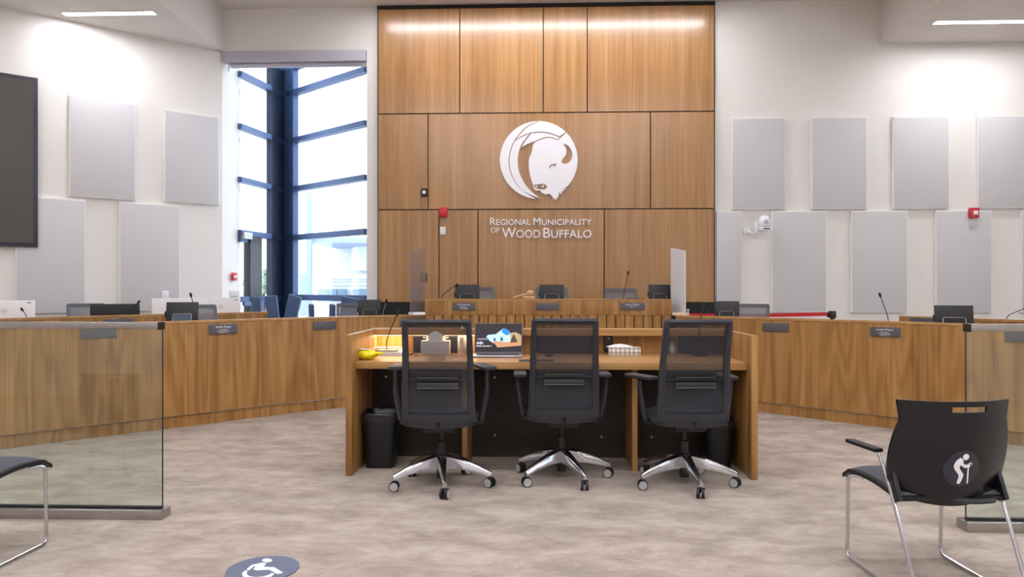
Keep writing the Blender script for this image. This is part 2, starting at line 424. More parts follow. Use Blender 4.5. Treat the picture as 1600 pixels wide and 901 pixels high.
# --- logo: bison head in a disc, one plate per piece
def logo_pt(x, y): p = at_Y(750 + x / 4.095, 170 + y / 4.095, YP); return (p.x, p.z)
def circ(a0, a1, n=24, r=248, c=(376, 327)):
    return [(c[0] + r * math.cos(math.radians(a0 + (a1 - a0) * i / n)), c[1] - r * math.sin(math.radians(a0 + (a1 - a0) * i / n))) for i in range(n + 1)]
def cr(P, k=5): return [tuple(p) for p in smoothpath(P, k)]
line1 = cr([(362, 82), (300, 112), (248, 165), (210, 222), (188, 290), (184, 350), (200, 420), (235, 482), (285, 532), (352, 571)])
line1b = cr([(370, 84), (305, 115), (253, 168), (215, 222), (193, 290), (189, 350), (205, 420), (240, 482), (290, 532), (386, 572)])
inner = cr([(386, 572), (330, 530), (280, 468), (250, 400), (242, 330), (250, 270), (270, 222), (318, 158)])
archtop = cr([(224, 201), (262, 177), (310, 156), (375, 146), (440, 152), (508, 176)])
archbot = cr([(508, 183), (440, 159), (385, 153), (330, 157)])
k1 = next(i for i, p in enumerate(line1b) if p[1] > 214)
k0 = next(i for i, p in enumerate(line1b) if p[1] > 200)
crescent = circ(92, 265, 40) + line1[::-1]
sec = line1b[k1:] + inner[1:] + cr([(318, 158), (262, 183), (222, 208)], 4)[1:]
topband = circ(91, 46, 14) + [(508, 176)] + archtop[::-1][1:] + line1b[:k0][::-1]
wedge = archbot + cr([(325, 162), (292, 205), (264, 250)], 4)[1:] + cr([(264, 250), (300, 226), (350, 207), (400, 187), (436, 179), (470, 186), (496, 197)], 4)[1:] + [(508, 185)]
head = [(497, 203), (552, 153)] + circ(43, -43, 30) + [(545, 500), (551, 520), (535, 508), (533, 530), (521, 520), (524, 548), (508, 532), (500, 560), (492, 572), (482, 587), (478, 565), (468, 583), (464, 560), (443, 540)] + \
    cr([(443, 540), (425, 546), (398, 538), (383, 520), (362, 522), (344, 508), (337, 480), (322, 430), (313, 370), (314, 320), (330, 280), (338, 235), (352, 214), (400, 194), (436, 185), (466, 191), (497, 203)], 4)[1:-1]
horn = cr([(530, 222), (562, 234), (586, 268), (590, 305), (574, 338), (545, 352), (524, 344), (526, 322), (548, 296), (553, 268), (545, 242)], 3)
eye = [(446, 387), (443, 368), (455, 355), (472, 350), (480, 353), (488, 346), (484, 366), (466, 373), (474, 360), (456, 364), (452, 374)]
nose = cr([(341, 486), (368, 484), (390, 479), (414, 482), (429, 496), (420, 512), (398, 516), (372, 512), (352, 508)], 3)
LC = logo_pt(376, 327)
lg = thing('wall_emblem', 'white round bison head emblem mounted on the wood panelling', 'emblem', (LC[0], YP - .022, LC[1]))
def plate(name, loops, parent, mt, ctr, mapf, depth, off=0):
    L = [[(mapf(*p)[0] - ctr[0], mapf(*p)[1] - ctr[1]) for p in lp] for lp in loops]
    return place(curve_mesh(L, depth), name, mt, parent, smooth=False, loc=(0, off, 0), rot=UPR)
for nm, lp in (('crescent', [crescent]), ('crescent', [sec]), ('arched_band', [topband]), ('mane', [wedge]), ('bison_head', [head, horn, eye, nose])):
    plate(nm, lp, lg, LOGOW, LC, logo_pt, .018)
for c in ((360, 497), (402, 494)):
    plate('nostril', [circ(0, 345, 10, 7, c)], lg, LOGOW, LC, logo_pt, .018)
# lettering under the emblem, one object per letter
def islands(me):
    bm = bmesh.new(); bm.from_mesh(me); bmesh.ops.remove_doubles(bm, verts=bm.verts, dist=1e-6); seen = set(); out = []
    for v in bm.verts:
        if v in seen: continue
        st = [v]; seen.add(v); comp = []
        while st:
            q = st.pop(); comp.append(q)
            for e in q.link_edges:
                o = e.other_vert(q)
                if o not in seen: seen.add(o); st.append(o)
        out.append(comp)
    res = []
    for comp in out:
        n = bmesh.new(); mp = {v: n.verts.new(v.co) for v in comp}
        for f in {f for v in comp for f in v.link_faces}: n.faces.new([mp[v] for v in f.verts])
        res.append(n)
    bm.free(); return res
ls = thing('wall_lettering', 'raised white capitals reading REGIONAL MUNICIPALITY OF WOOD BUFFALO on the wood wall', 'sign', (at_Y(845, 355, YP).x, YP - .02, at_Y(845, 355, YP).z))
def letters(body, u0, u1, vb, vt, size_u0=None):
    p0, p1 = at_Y(u0, vb, YP), at_Y(u1, vb, YP); hh = (vb - vt) / F * (YP / ray((u0 + u1) / 2).y)
    me = text_mesh(body, hh / .73, .014, None, 'LEFT', True)
    xs_ = [v.co.x for v in me.vertices]; k = (p1.x - p0.x) / (max(xs_) - min(xs_)); x0 = min(xs_)
    ys = [v.co.y for v in me.vertices if v.co.y > 0]; ky = hh / max(ys)
    for n in islands(me):
        for v in n.verts: v.co.x = (v.co.x - x0) * k; v.co.y *= ky
        cx_ = sum(v.co.x for v in n.verts) / len(n.verts)
        bmesh.ops.translate(n, vec=(-cx_, 0, 0), verts=n.verts)
        m2 = bpy.data.meshes.new('letter'); n.to_mesh(m2); n.free()
        place(m2, 'letter', LOGOW, ls, smooth=False, loc=(p0.x + cx_ - ls.location.x, 0, p0.z - ls.location.z), rot=UPR)
letters('Regional', 766, 829, 351, 340); letters('Municipality', 833.5, 924, 351, 340)
letters('OF', 767, 780.5, 363, 355); letters('Wood', 784.5, 844, 371, 355.5); letters('Buffalo', 849, 924, 371, 355.5)

# --- acoustic panels
def acoustic(p0, p1, z0, z1, n, label, th=.05):
    """panel on a wall between plan points p0,p1; n = normal into the room"""
    p0, p1 = Vector(p0), Vector(p1); c = (p0 + p1) / 2 + n * th / 2; wd = (p1 - p0).length
    rz = math.atan2((p1 - p0).y, (p1 - p0).x)
    t = thing('acoustic_panel', label, 'wall panel', (c.x, c.y, (z0 + z1) / 2), rz, 'acoustic panels on the white walls')
    B().box((0, .002, 0), (wd, th - .004, z1 - z0), bev=.002, seg=1).put('panel_frame', PANEDGE, t)
    B().box((0, -th / 2 + .002, 0), (wd - .03, .008, z1 - z0 - .03), bev=.003).put('fabric_face', PANEL, t)
    return t
NB = Vector((0, -1))
tb = 10.38
for i, (u0, u1) in enumerate([(1142, 1226), (1266, 1353), (1393, 1481), (1524, 1612)]):
    acoustic((at_Y(u0, 0, YB).x, YB), (at_Y(u1, 0, YB).x, YB), zt(326, tb), zt(182, tb), NB,
             'pale grey acoustic panel, %s of the upper row right of the wood wall' % ['first', 'second', 'third', 'fourth'][i])
for i, (u0, u1) in enumerate([(1119, 1158), (1204, 1290), (1328, 1416), (1459, 1547), (1592, 1680)]):
    acoustic((at_Y(u0, 0, YB).x, YB), (at_Y(u1, 0, YB).x, YB), zt(487.5, tb), zt(328.5, tb), NB,
             ['narrow pale grey acoustic panel touching the wood wall, lower row', 'pale grey lower acoustic panel just right of the wall camera',
              'pale grey lower acoustic panel between the camera and the red alarm', 'pale grey lower acoustic panel behind the red wall alarm',
              'pale grey lower acoustic panel cut by the right picture edge'][i])
LN = Vector((-LWD.y, LWD.x)); LN = LN if LN.y < 0 else -LN
def onleft(u): return hit([LW0, LW1], u)
def lpan(u0, u1, va, vb, ua, label):
    a, _, _ = onleft(u0); c, _, _ = onleft(u1); _, _, t = onleft(ua)
    acoustic(a, c, zt(vb, t), zt(va, t), LN, label)
lpan(107, 211, 148.5, 306, 107, 'pale upper acoustic panel on the left wall, nearer the dark screen')
lpan(255, 341, 171, 314, 255, 'pale upper acoustic panel on the left wall, nearer the tall window')
lpan(23, 133, 305, 489, 23, 'pale lower acoustic panel partly behind the dark wall screen')
lpan(185, 280, 315, 485.5, 185, 'pale lower acoustic panel on the left wall, clear of the screen')
# --- wall screen
a, _, ta = onleft(60); a = a + LN * .05
_, _, t60 = hit([LW0 + LN * .12, LW1 + LN * .12], 60); e0, _, _ = hit([LW0 + LN * .12, LW1 + LN * .12], 60)
e1 = e0 + LWD * 2.1; c = (e0 + e1) / 2 - LN * .04
zt1, zb1 = zt(120.5, t60), zt(385.5, t60)
tv = thing('wall_screen', 'large dark switched-off flat screen on the left wall', 'screen', (c.x, c.y, (zt1 + zb1) / 2), math.atan2(-LWD.y, -LWD.x))
hh = zt1 - zb1
B().box((0, .02, 0), (2.1, .05, hh), bev=.006).put('bezel', mat('screen_bezel', (52, 50, 60), .4), tv)
B().box((0, -.0075, 0), (2.1 - .1, .008, hh - .1)).put('display', mat('dark_display', (72, 66, 64), .35, amt=.03, sc=2), tv)
B().box((0, .09, 0), (.6, .09, .5)).put('wall_bracket', BLACKM, tv)

# --- ceiling lamps
def lamp(x0, x1, Y, z, label, wd=.1):
    t = thing('linear_ceiling_light', label, 'ceiling light', ((x0 + x1) / 2, Y, z), 0, 'linear lights recessed in the ceiling')
    l = x1 - x0
    b = B()
    for s in (-1, 1):
        b.box((0, s * (wd / 2 + .006), -.004), (l + .024, .012, .012)); b.box((s * (l / 2 + .006), 0, -.004), (.012, wd, .012))
    b.put('trim_frame', WHITEP, t)
    B().box((0, 0, -.003), (l, wd, .004)).put('diffuser', LAMP, t)
lamp(-5.98, -4.82, 9.06, ZS, 'glowing linear light in the lowered ceiling over the left wall')
lamp(5.14, 6.64, 9.76, ZS, 'glowing linear light in the lowered ceiling at upper right')
lamp(-2.35, 2.53, 9.67, ZC, 'long linear ceiling light washing the top of the wood wall', .1)
k = 0
for Y, w_ in ((4.2, 'over the staff table'), (1.4, 'just before the camera'), (-1.4, 'behind the camera'), (-4.0, 'nearest the rear wall')):  # unseen rows added to brighten the middle of the room
    for x0, x1 in ((-3.4, -.4), (.6, 3.6)):
        lamp(x0, x1, Y, ZC, 'added linear light in the high ceiling out of view, %s, %s' % (w_, 'left' if x0 < 0 else 'right'), .1)
for Y, w_ in ((6.4, 'over the curved desk'), (3.4, 'over the glass screen'), (.4, 'beside the camera'), (-2.6, 'behind the camera')):  # unseen side lights, added for overall brightness
    lamp(-7.0, -5.4, Y, ZS, 'added linear light in the left lowered ceiling out of view, %s' % w_)
    lamp(5.6, 7.2, Y, ZS, 'added linear light in the right lowered ceiling out of view, %s' % w_)

# ================================================================ OUTSIDE
struct(B().b2(-60, 40, YB + .3, 90, -.2, -.02).put('ground_outside', mat('pale_paving', (200, 198, 200), .9), smooth=False))
bw = mat('pale_render', (212, 216, 222), .8); bg_ = mat('pale_blue_steel', (150, 164, 184), .6); bgl = mat('dull_glazing', (104, 128, 150), .2)
def bx(u0, u1, v0, v1, Y, d):
    a, c = at_Y(u0, v0, Y), at_Y(u1, v1, Y); return (a.x, c.x, Y, Y + d, min(a.z, c.z), max(a.z, c.z))
bl = thing('shop_building', 'pale low building with a columned canopy seen through the window', 'building', (at_Y(520, 450, 26).x, 26, 0))
def part(nm, args, m_):
    x0, x1, y0, y1, za, zb_ = args
    if nm in ('facade', 'column', 'wing'): za = -.02
    B().b2(x0 - bl.location.x, x1 - bl.location.x, y0 - 26, y1 - 26, za, zb_).put(nm, m_, bl, smooth=False)
part('facade', bx(486, 640, 380, 478, 30, 3), bw); part('canopy', bx(478, 640, 371, 378, 26, 4), bg_)
part('column', bx(478.5, 485.5, 300, 478, 25.7, .2), bg_)
part('wing', bx(468, 477, 426, 478, 34, 3), bg_)
part('frosted_panel', bx(552, 640, 384, 420, 28, .1), mat('pale_panel', (206, 216, 230), .7))
for i, (u0, u1) in enumerate([(497, 512), (514, 526), (528, 541), (551, 600)]):
    part('shop_window', bx(u0, u1, 451, 470, 29.8, .1), bgl)
for v in (436, 440, 445.5): part('wall_stripe', bx(488, 640, v - .35, v + .35, 29.95, .05), mat('stripe_grey', (168, 172, 180), .8))
lt = at_Y(574, 426.5, 29.9); me = text_mesh('DOCTOR', .15, .02, .68, 'LEFT')
place(me, 'lettering', mat('grey_letters', (120, 130, 146), .6), bl, smooth=False, loc=(at_Y(549, 426.5, 29.9).x - bl.location.x, 3.9, lt.z), rot=UPR)
def tree(u, v, Y, r, label):
    p = at_Y(u, v, Y); t = thing('tree', label, 'tree', (p.x, Y, 0)); b = B()
    for i in range(40):
        q = Vector((random.gauss(0, .4), random.gauss(0, .4), random.gauss(0, .45))) * r
        b.ball((q.x, q.y, p.z + q.z), r * random.uniform(.18, .34), 3)
    b.put('foliage', mat('pale_leaves', (128, 140, 112), .9, amt=.3, sc=3), t); B().cyl((0, 0, -.05), (0, 0, p.z), .08, .05, 8).put('trunk', DRK, t)
tree(412, 446, 24, .55, 'small tree outside beyond the glass door')

# ================================================================ DESKS
def nameplate(pos, rz, w_, h_, label, lines=None, tilt=0):
    t = thing('nameplate', label, 'nameplate', pos, rz, 'grey nameplates on the desk fronts')
    B().box((0, 0, 0), (w_, .012, h_), bev=.003).put('plate', PLATE, t)
    if lines:
        for i, tx in enumerate(lines):
            s = h_ * (.27 if i == 0 else .155)
            place(text_mesh(tx, s, .001, w_ * (.56 if i == 0 else .30 if i % 2 else .42)), 'lettering', LOGOW, t, smooth=False, loc=(0, -.0068, h_ * ([.17, -.08, -.24, -.40][i])), rot=UPR)
    return t
def curved_desk(name, path, label, side, z=.957):
    """path = plan line of the front face; side = offset sign away from the audience"""
    t = thing(name, label, 'desk', (path[0].x, path[0].y, 0)); o = Vector((path[0].x, path[0].y))
    P = [p - o for p in path]; s = side
    B().wall(P, .11, z - .022, 0, s * .04).put('front_panel', WOODD, t, ang=50)
    B().wall(P, 0, .10, s * .02, s * .05).put('kick_plinth', WOODD, t, ang=50)
    B().wall(P, z - .02, z, -s * .004, s * .08).put('top_cap', WOODH, t, ang=50)
    B().wall(P, .72, .76, s * .08, s * .70).put('worktop', WOODH, t, ang=50)
    for q, d in ((P[0], (P[1] - P[0]).normalized()), (P[-1], (P[-1] - P[-2]).normalized())):
        B().wall([q - d * .02, q + d * .02], 0, z - .022, s * .045, s * .62).put('end_panel', WOODD, t, smooth=False)
    return t
PL = smoothpath([(-1.285, 8.335), (-2.03, 7.68), (-2.70, 7.04), (-3.30, 6.42), (-3.78, 5.95), (-4.20, 5.52), (-4.75, 4.92)])
PR = smoothpath([(1.495, 8.12), (2.22, 7.53), (2.72, 7.06), (3.14, 6.66), (3.83, 5.96), (4.4, 5.35)])
PL2 = smoothpath([(-3.42, 9.16), (-3.95, 8.62), (-4.5, 8.05), (-4.95, 7.48), (-5.32, 6.9), (-5.6, 6.4)])
PR2 = smoothpath([(3.86, 8.04), (4.19, 7.5), (4.48, 6.98), (4.75, 6.5)])
curved_desk('curved_desk', PL, 'long curved oak council desk on the left, front row', -1)
curved_desk('curved_desk', PR, 'long curved oak council desk on the right, front row', 1)
curved_desk('curved_desk', PL2, 'curved oak desk of the left back row, under the wall screen', -1)
curved_desk('curved_desk', PR2, 'curved oak desk of the right back row, near the red alarm', 1)
def dplate(path, u0, u1, v0, v1, label, lines=None):
    a, d0, t0 = hit(path, u0); b_, d1, t1 = hit(path, u1); d = (b_ - a).normalized(); n = Vector((d.y, -d.x)); t = (t0 + t1) / 2
    c = (a + b_) / 2 + n * .008
    nameplate((c.x, c.y, (zt(v0, t) + zt(v1, t)) / 2), math.atan2(d.y, d.x), (b_ - a).length, abs(zt(v0, t) - zt(v1, t)), label, lines)
dplate(PL, 125, 182, 513, 527.5, 'blank grey nameplate seen through the left glass screen')
dplate(PL, 326, 370, 506, 521, 'lettered grey nameplate on the left desk beside the glass screen', ['Shafiq Dogar', 'Councillor', 'Fort McMurray', 'Ward 1'])
dplate(PL, 489, 524.5, 501.5, 514, 'blank grey nameplate on the left desk beside the centre table')
dplate(PL, 625, 660, 497, 509, 'grey nameplate just above the left mesh chair')
dplate(PR, 1057, 1090, 498.5, 510, 'grey nameplate just above the right mesh chair', ['Ward 2'])
dplate(PR, 1192, 1233, 504, 517, 'blank grey nameplate on the right desk beside the centre table')
dplate(PR, 1360, 1407, 510.5, 525, 'lettered grey nameplate on the right desk beside the glass screen', ['Loretta Waquan', 'Councillor', 'Fort Chipewyan', 'Ward 2'])
dplate(PR, 1571, 1622, 518, 534, 'blank grey nameplate seen through the right glass screen')
dplate(PR2, 1423, 1470, 496, 508, 'grey nameplate on the right back row desk')
dplate(PL2, 161, 207, 497.5, 508, 'grey nameplate on the left back row desk')

# --- dais (raised head table)
YD = 8.3; xa, xb = at_Y(664, 480, YD).x, at_Y(1049, 480, YD).x; ZD = zt(466.3, YD); ZB = zt(491.5, YD)
plat = struct(B().b2(xa - .1, xb + .1, YD + .12, YB - .08, 0, .2).put('floor_platform', CARPET, smooth=False))
ds = thing('head_table', 'raised oak head table with vertical slats below the nameplates', 'desk', ((xa + xb) / 2, YD, 0))
hw = (xb - xa) / 2
B().b2(-hw, hw, -.010, .02, ZB, ZD - .02, .002).put('front_board', WOODD, ds)
B().b2(-hw, hw, -.012, .08, ZD - .02, ZD, .002).put('top_cap', WOODH, ds)
B().b2(-hw, hw, .03, .06, 0, ZB).put('slat_backing', VOIDM, ds, smooth=False)
B().b2(-hw, hw, .08, .72, .90, .94).put('worktop', WOODH, ds, smooth=False)
for s in (-1, 1): B().b2(min(s * hw, s * (hw - .04)), max(s * hw, s * (hw - .04)), .0, .72, 0, ZD - .02).put('end_panel', WOODD, ds, smooth=False)
pitch = 14.2 / F * YD; n = int(2 * hw / pitch); sm = None
for i in range(n + 1):
    x = -hw + pitch * (i + .5)
    if x > hw - pitch * .4: break
    if sm is None: o = B().box((0, 0, 0), (pitch - .010, .03, ZB), bev=.002, seg=1).put('slat', WOODD, ds, loc=(x, .012, ZB / 2)); sm = o
    else:
        o = sm.copy(); COL.objects.link(o); o.parent = ds; o.location = (x, .012, ZB / 2)
for u0, u1, lab, ln in ((707, 742, 'lettered grey nameplate on the head table, left of the gavel', ['Sandy Bowman', 'Mayor', 'Municipality', 'Council']),
                        (837.5, 873.5, 'blank grey nameplate in the middle of the head table', None),
                        (970, 1008, 'lettered grey nameplate on the right end of the head table', ['Jamie Doyle', 'Chief Administrative Officer'])):
    a, c = at_Y(u0, 472.5, YD - .04), at_Y(u1, 484, YD - .04)
    nameplate(((a.x + c.x) / 2, YD - .017, (a.z + c.z) / 2), 0, c.x - a.x, a.z - c.z, lab, ln)

# --- staff table in the middle
YT = 4.86; xl, xr = at_z(540, 743, 0).x, at_z(1184, 749, 0).x
tb_ = thing('staff_table', 'large oak staff table with raised sides in the middle of the room', 'table', ((xl + xr) / 2, YT, 0)); hw = (xr - xl) / 2
TZ = .753; SZ = .942
for s in (-1, 1):
    x0, x1 = sorted((s * hw, s * (hw - .042)))
    B().b2(x0, x1, 0, .90, 0, SZ, .002).put('side_panel', WOODD, tb_)
B().b2(-hw + .044, hw - .044, .10, .84, TZ - .048, TZ, .002).put('worktop', WOODH, tb_)
B().b2(-hw + .044, hw - .044, .80, .84, TZ, SZ - .05).put('back_panel', WOODD, tb_, smooth=False)
B().b2(-hw + .044, hw - .044, .70, .90, SZ - .048, SZ, .002).put('ledge', WOODH, tb_)
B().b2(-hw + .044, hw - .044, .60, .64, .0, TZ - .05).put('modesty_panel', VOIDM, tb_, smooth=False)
for uu in (726, 992):
    x = at_Y(uu, 600, YT + .2).x - tb_.location.x
    B().b2(x - .018, x + .018, .2, .6, 0, TZ - .05).put('divider', WOODD, tb_, smooth=False)
for u, v in ((603, 588), (773, 589), (773, 679), (940, 682), (1018, 682)):
    p = at_Y(u, v, YT + .595); B().cyl((p.x - tb_.location.x, .602, p.z), (p.x - tb_.location.x, .592, p.z), .008, n=10).put('screw_cap', STEEL, tb_)
x0, x1 = at_Y(578, 0, YT + .75).x - tb_.location.x, at_Y(742, 0, YT + .75).x - tb_.location.x
B().b2(x0, x1, .715, .75, SZ - .0495, SZ - .0475).put('led_strip', LEDW, tb_, smooth=False)
def ty(u, v, d=.79): p = at_Y(u, v, YT + d); return p
# sockets on the back panel
def panel_on_back(name, u0, u1, v0, v1, lab, cat, m_=BLACK, marks=()):
    a, c = ty(u0, v0), ty(u1, v1); za, zb2 = a.z, max(c.z, TZ + .002)
    t = thing(name, lab, cat, ((a.x + c.x) / 2, YT + .787, (za + zb2) / 2))
    B().box((0, 0, 0), (c.x - a.x, .022, za - zb2), bev=.004).put('casing', m_, t)
    B().box((0, -.0115, 0), (c.x - a.x - .02, .002, za - zb2 - .02)).put('face', mat('face_black', (26, 28, 34), .3), t)
    for mx, mz in marks: B().box((mx * (c.x - a.x) / 2, -.014, mz * (za - zb2) / 2), (.016, .003, .007)).put('indicator', WHITEP, t)
panel_on_back('connection_panel', 646, 715, 523, 549, 'black connection panel behind the white tissue box', 'socket panel', marks=((-.5, .75), (.55, .75), (.55, -.7)))
panel_on_back('connection_panel', 943, 958, 524, 548, 'narrow black connection panel left of the patterned tissue box', 'socket panel', marks=((0, .7), (0, -.6)))
panel_on_back('monitor', 838, 924, 524, 551, 'black screen behind the middle mesh chair', 'monitor')
panel_on_back('monitor', 1060, 1125, 523, 550, 'black screen behind the right mesh chair', 'monitor')

# --- things on the staff table
# laptop
p = at_z(777, 558.5, TZ); LT = thing('laptop', 'open silver laptop showing a lock screen reading 4:01', 'laptop', (p.x, p.y, TZ), math.radians(1))
B().box((0, .115, .009), (.36, .23, .014), bev=.005).put('keyboard_base', mat('laptop_silver', (176, 174, 182), .35, .7), LT)
B().box((0, .11, .0165), (.31, .1, .002)).put('keys', BLACK, LT)
lid = B().box((0, 0, .112), (.36, .008, .224), bev=.003).put('lid', mat('lid_silver', (120, 118, 124), .4, .5), LT, loc=(0, .235, .014), rot=(math.radians(-8), 0, 0))
B().box((0, -.0048, .116), (.35, .002, .21)).put('display', emis('screen_dark', (38, 32, 38), .6), lid)
def lp(x, y): return ((x - 665) / 1060 * .35, .011 + (715 - y) / 640 * .21)
def scr(name, loop, col, s, off): 
    L = [[lp(*q) for q in loop]]
    place(curve_mesh(L, .0004), name, emis('screen_' + name, col, s * .75), lid, smooth=False, loc=(0, off, 0), rot=UPR)
scr('sky_picture', [(385, 370), (430, 335), (600, 320), (690, 250), (770, 190), (830, 195), (900, 240), (930, 310), (935, 480), (900, 500), (540, 520), (450, 460)], (170, 205, 245), 1.1, -.0062)
scr('sky_deep_blue', [(735, 235), (775, 195), (830, 195), (900, 240), (915, 320), (860, 345), (800, 320), (740, 270)], (30, 120, 230), 1.1, -.0067)
scr('sand_picture', [(520, 490), (620, 475), (900, 500), (960, 480), (1180, 510), (1180, 575), (900, 600), (640, 620), (600, 560)], (190, 140, 100), .9, -.0067)
scr('rock_picture', [(935, 290), (1050, 270), (1180, 340), (1180, 510), (1100, 500), (1060, 420), (1000, 500), (930, 500)], (178, 150, 112), .8, -.0070)
scr('rock_shadow', [(985, 350), (1020, 320), (1090, 500), (930, 510)], (84, 60, 44), .8, -.0073)
scr('sea_stack', [(545, 470), (560, 390), (600, 425), (610, 470)], (60, 80, 110), .9, -.0073)
scr('sea_stack', [(700, 470), (710, 400), (740, 365), (770, 430), (765, 470)], (60, 80, 110), .9, -.0073)
for tx, x, y, sz, ww in (('4:01', 165, 550, .030, .048), ('Monday, November 1', 160, 600, .014, .115)):
    q = lp(x, y); place(text_mesh(tx, sz, .0003, ww, 'LEFT'), 'lettering', emis('screen_white', (240, 240, 245), 1.2), lid, smooth=False, loc=(q[0], -.0075, q[1]), rot=UPR)
B().box((-.115, -.0075, .105), (.085, .0006, .012)).put('password_bar', emis('screen_bar', (120, 120, 135), .8), lid)
# wipes pack
p = at_z(567, 562.5, TZ); wp = thing('wipes_pack', 'crumpled yellow and white pack of wipes at the table\'s left end', 'packet', (p.x, p.y + .06, TZ), math.radians(-8)); wp.scale = (1.04, 1.15, .92)
YEL = mat('yellow_film', (242, 220, 20), .3, amt=.1, sc=30, bump=.6)
def pack(u, v):
    a = 2 * PI * v; x = -.085 + .17 * u; e = 1 - abs(2 * u - 1) ** 4; r = .005 + .034 * e
    return (x + .006 * math.sin(9 * a), .055 * math.cos(a) * (.85 + .15 * math.sin(13 * u)), .040 + r * math.sin(a) * (1 + .12 * math.sin(17 * u + 3 * a)) + (u < .1) * .0)
b = B(); b.loft([[Vector(pack(i / 16, k / 16)) for k in range(16)] for i in range(17)]); b.put('wrapper', YEL, wp)
B().grid(lambda u, v: (-.102 + .02 * u, -.04 + .08 * v, .04 + .006 * math.sin(v * 25)), 3, 10, .002, (0, 0, 1)).put('crimped_end', YEL, wp)
B().grid(lambda u, v: (.078 + .035 * u, -.045 + .09 * v, .045 + .01 * math.sin(v * 20 + u)), 3, 10, .002, (0, 0, 1)).put('crimped_end', YEL, wp)
B().box((-.005, -.005, .080), (.08, .05, .006), (0, .05, 0), bev=.002).put('lid_flap', mat('pack_white', (235, 225, 205), .4), wp)
B().cyl((-.05, -.052, .045), (-.05, -.055, .045), .007, n=8).put('printed_dot', BLACK, wp)

# microphones
def gooseneck(path, label, base=None, loc=None, head_r=.011, parent_base='box', neck=None):
    t = thing('gooseneck_microphone', label, 'microphone', loc)
    L = Vector(loc); pts = [Vector(q) - L for q in path]
    if base == 'console':
        B().loft([[Vector((x, y, z)) for x, z in ((-.13, 0), (.13, 0), (.13, zz), (.12, zz + .004), (-.12, zz + .004), (-.13, zz))] for y, zz in ((-.09, .022), (.085, .05))]).put('base', mat('console_silver', (206, 206, 212), .35, .3), t)
        B().box((0, -.02, .042), (.19, .10, .004), (math.radians(8.4), 0, 0), bev=.001).put('control_plate', CHARC, t)
    else:
        B().box((0, 0, .01), (.10, .13, .02), bev=.006).put('base', BLACK, t)
    sp = smoothpath(pts, 6)
    B().tube(sp, .0042, 8).put('neck', neck or BLACK, t)
    d = (pts[-1] - pts[-2]).normalized()
    B().tube([pts[-1] - d * .005, pts[-1] + d * .006, pts[-1] + d * .03, pts[-1] + d * .042], [.005, head_r, head_r, .006], 12).put('head', BLACKM, t)
    return t
p = at_z(606, 549, TZ); m0 = Vector((p.x * 5.50 / p.y, 5.50, TZ))
yy = m0.y
gooseneck([m0 + Vector((-.008, 0, .045)), at_Y(604, 535, yy), at_Y(608, 520, yy), at_Y(620, 492, yy)], 'tall black gooseneck microphone on a silver console on the staff table', 'console', m0)
p = at_z(1058, 551, TZ)
m0 = Vector((at_Y(1094, 500, 5.5).x, 5.5, TZ))
gooseneck([m0 + Vector((0, 0, .02)), at_Y(1092, 530, 5.5), at_Y(1094, 500, 5.5), at_Y(1098, 482, 5.5)], 'black gooseneck microphone above the right mesh chair', None, m0)
# tissue boxes
def tissue(u0, u1, vb, vt, vtip, label, m_, yoff, big):
    p = at_z((u0 + u1) / 2, vb, TZ); t_ = p.y + .0; wd = (u1 - u0) / F * p.y; h = (vb - vt) / F * p.y
    t = thing('tissue_box', label, 'tissue box', (p.x, p.y + .05, TZ), 0)
    B().box((0, 0, h / 2), (wd, .095, h), bev=.003).put('carton', m_, t)
    hh = (vt - vtip) / F * p.y; W = wd * (.66 if big else .85)
    def f(u, v):
        a = 2 * PI * u; r = (1 - v) ** .6 if not big else (1 - .12 * v if v < .7 else (1 - v) * 2.7 + .08)
        return (W / 2 * math.cos(a) * r * (1 + .1 * math.sin(5 * a)) - (0 if big else wd * .14), .035 * math.sin(a) * (1 - v * .7), h + hh * v * (1 + .08 * math.sin(3 * a)))
    b = B(); b.loft([[Vector(f(k / 24, j / 6)) for k in range(24)] for j in range(7)]); b.put('tissue', PAPER, t)
    return t
tissue(657, 702, 553, 532, 515, 'plain white tissue box behind the left mesh chair', mat('carton_white', (226, 224, 224), .6), 0, True)
def patt():
    m, nt, p = newmat('printed_carton'); N = nt.nodes; L = nt.links
    tc = N.new('ShaderNodeTexCoord'); mp = N.new('ShaderNodeMapping'); mp.inputs['Rotation'].default_value = (0, .78, 0)
    v = N.new('ShaderNodeTexChecker'); v.inputs['Scale'].default_value = 42; v.inputs['Color1'].default_value = (*lin((226, 222, 216)), 1); v.inputs['Color2'].default_value = (*lin((160, 152, 144)), 1)
    L.new(tc.outputs['Object'], mp.inputs[0]); L.new(mp.outputs[0], v.inputs[0]); L.new(v.outputs[0], p.inputs['Base Color']); return m
tissue(952, 1001, 554, 542, 537.5, 'grey patterned tissue box between the middle and right chairs', patt(), 0, False)
# bottles
def bottle(u, vb, h, r, label, m_, capm, pump=True):
    p = at_z(u, vb, TZ); t = thing('bottle', label, 'bottle', (p.x, p.y, TZ))
    B().lathe([(r * .9, 0), (r, .006), (r, h * .68), (r * .85, h * .76), (r * .4, h * .82), (r * .4, h * .84)]).put('body', m_, t)
    B().lathe([(r * .5, h * .84), (r * .5, h * .94), (r * .25, h * .95), (r * .25, h)]).put('cap', capm, t)
    B().lathe([(r * 1.02, h * .2), (r * 1.02, h * .6)]).put('sticker', PAPER, t)
bottle(722, 551.5, .21, .033, 'tall white spray bottle beside the white tissue box', mat('bottle_white', (225, 222, 220), .4), WHITEP)
bottle(1050, 552, .095, .021, 'small clear sanitizer bottle seen through the right mesh chair', mat('clear_bottle', (190, 198, 205), .2), WHITEP)
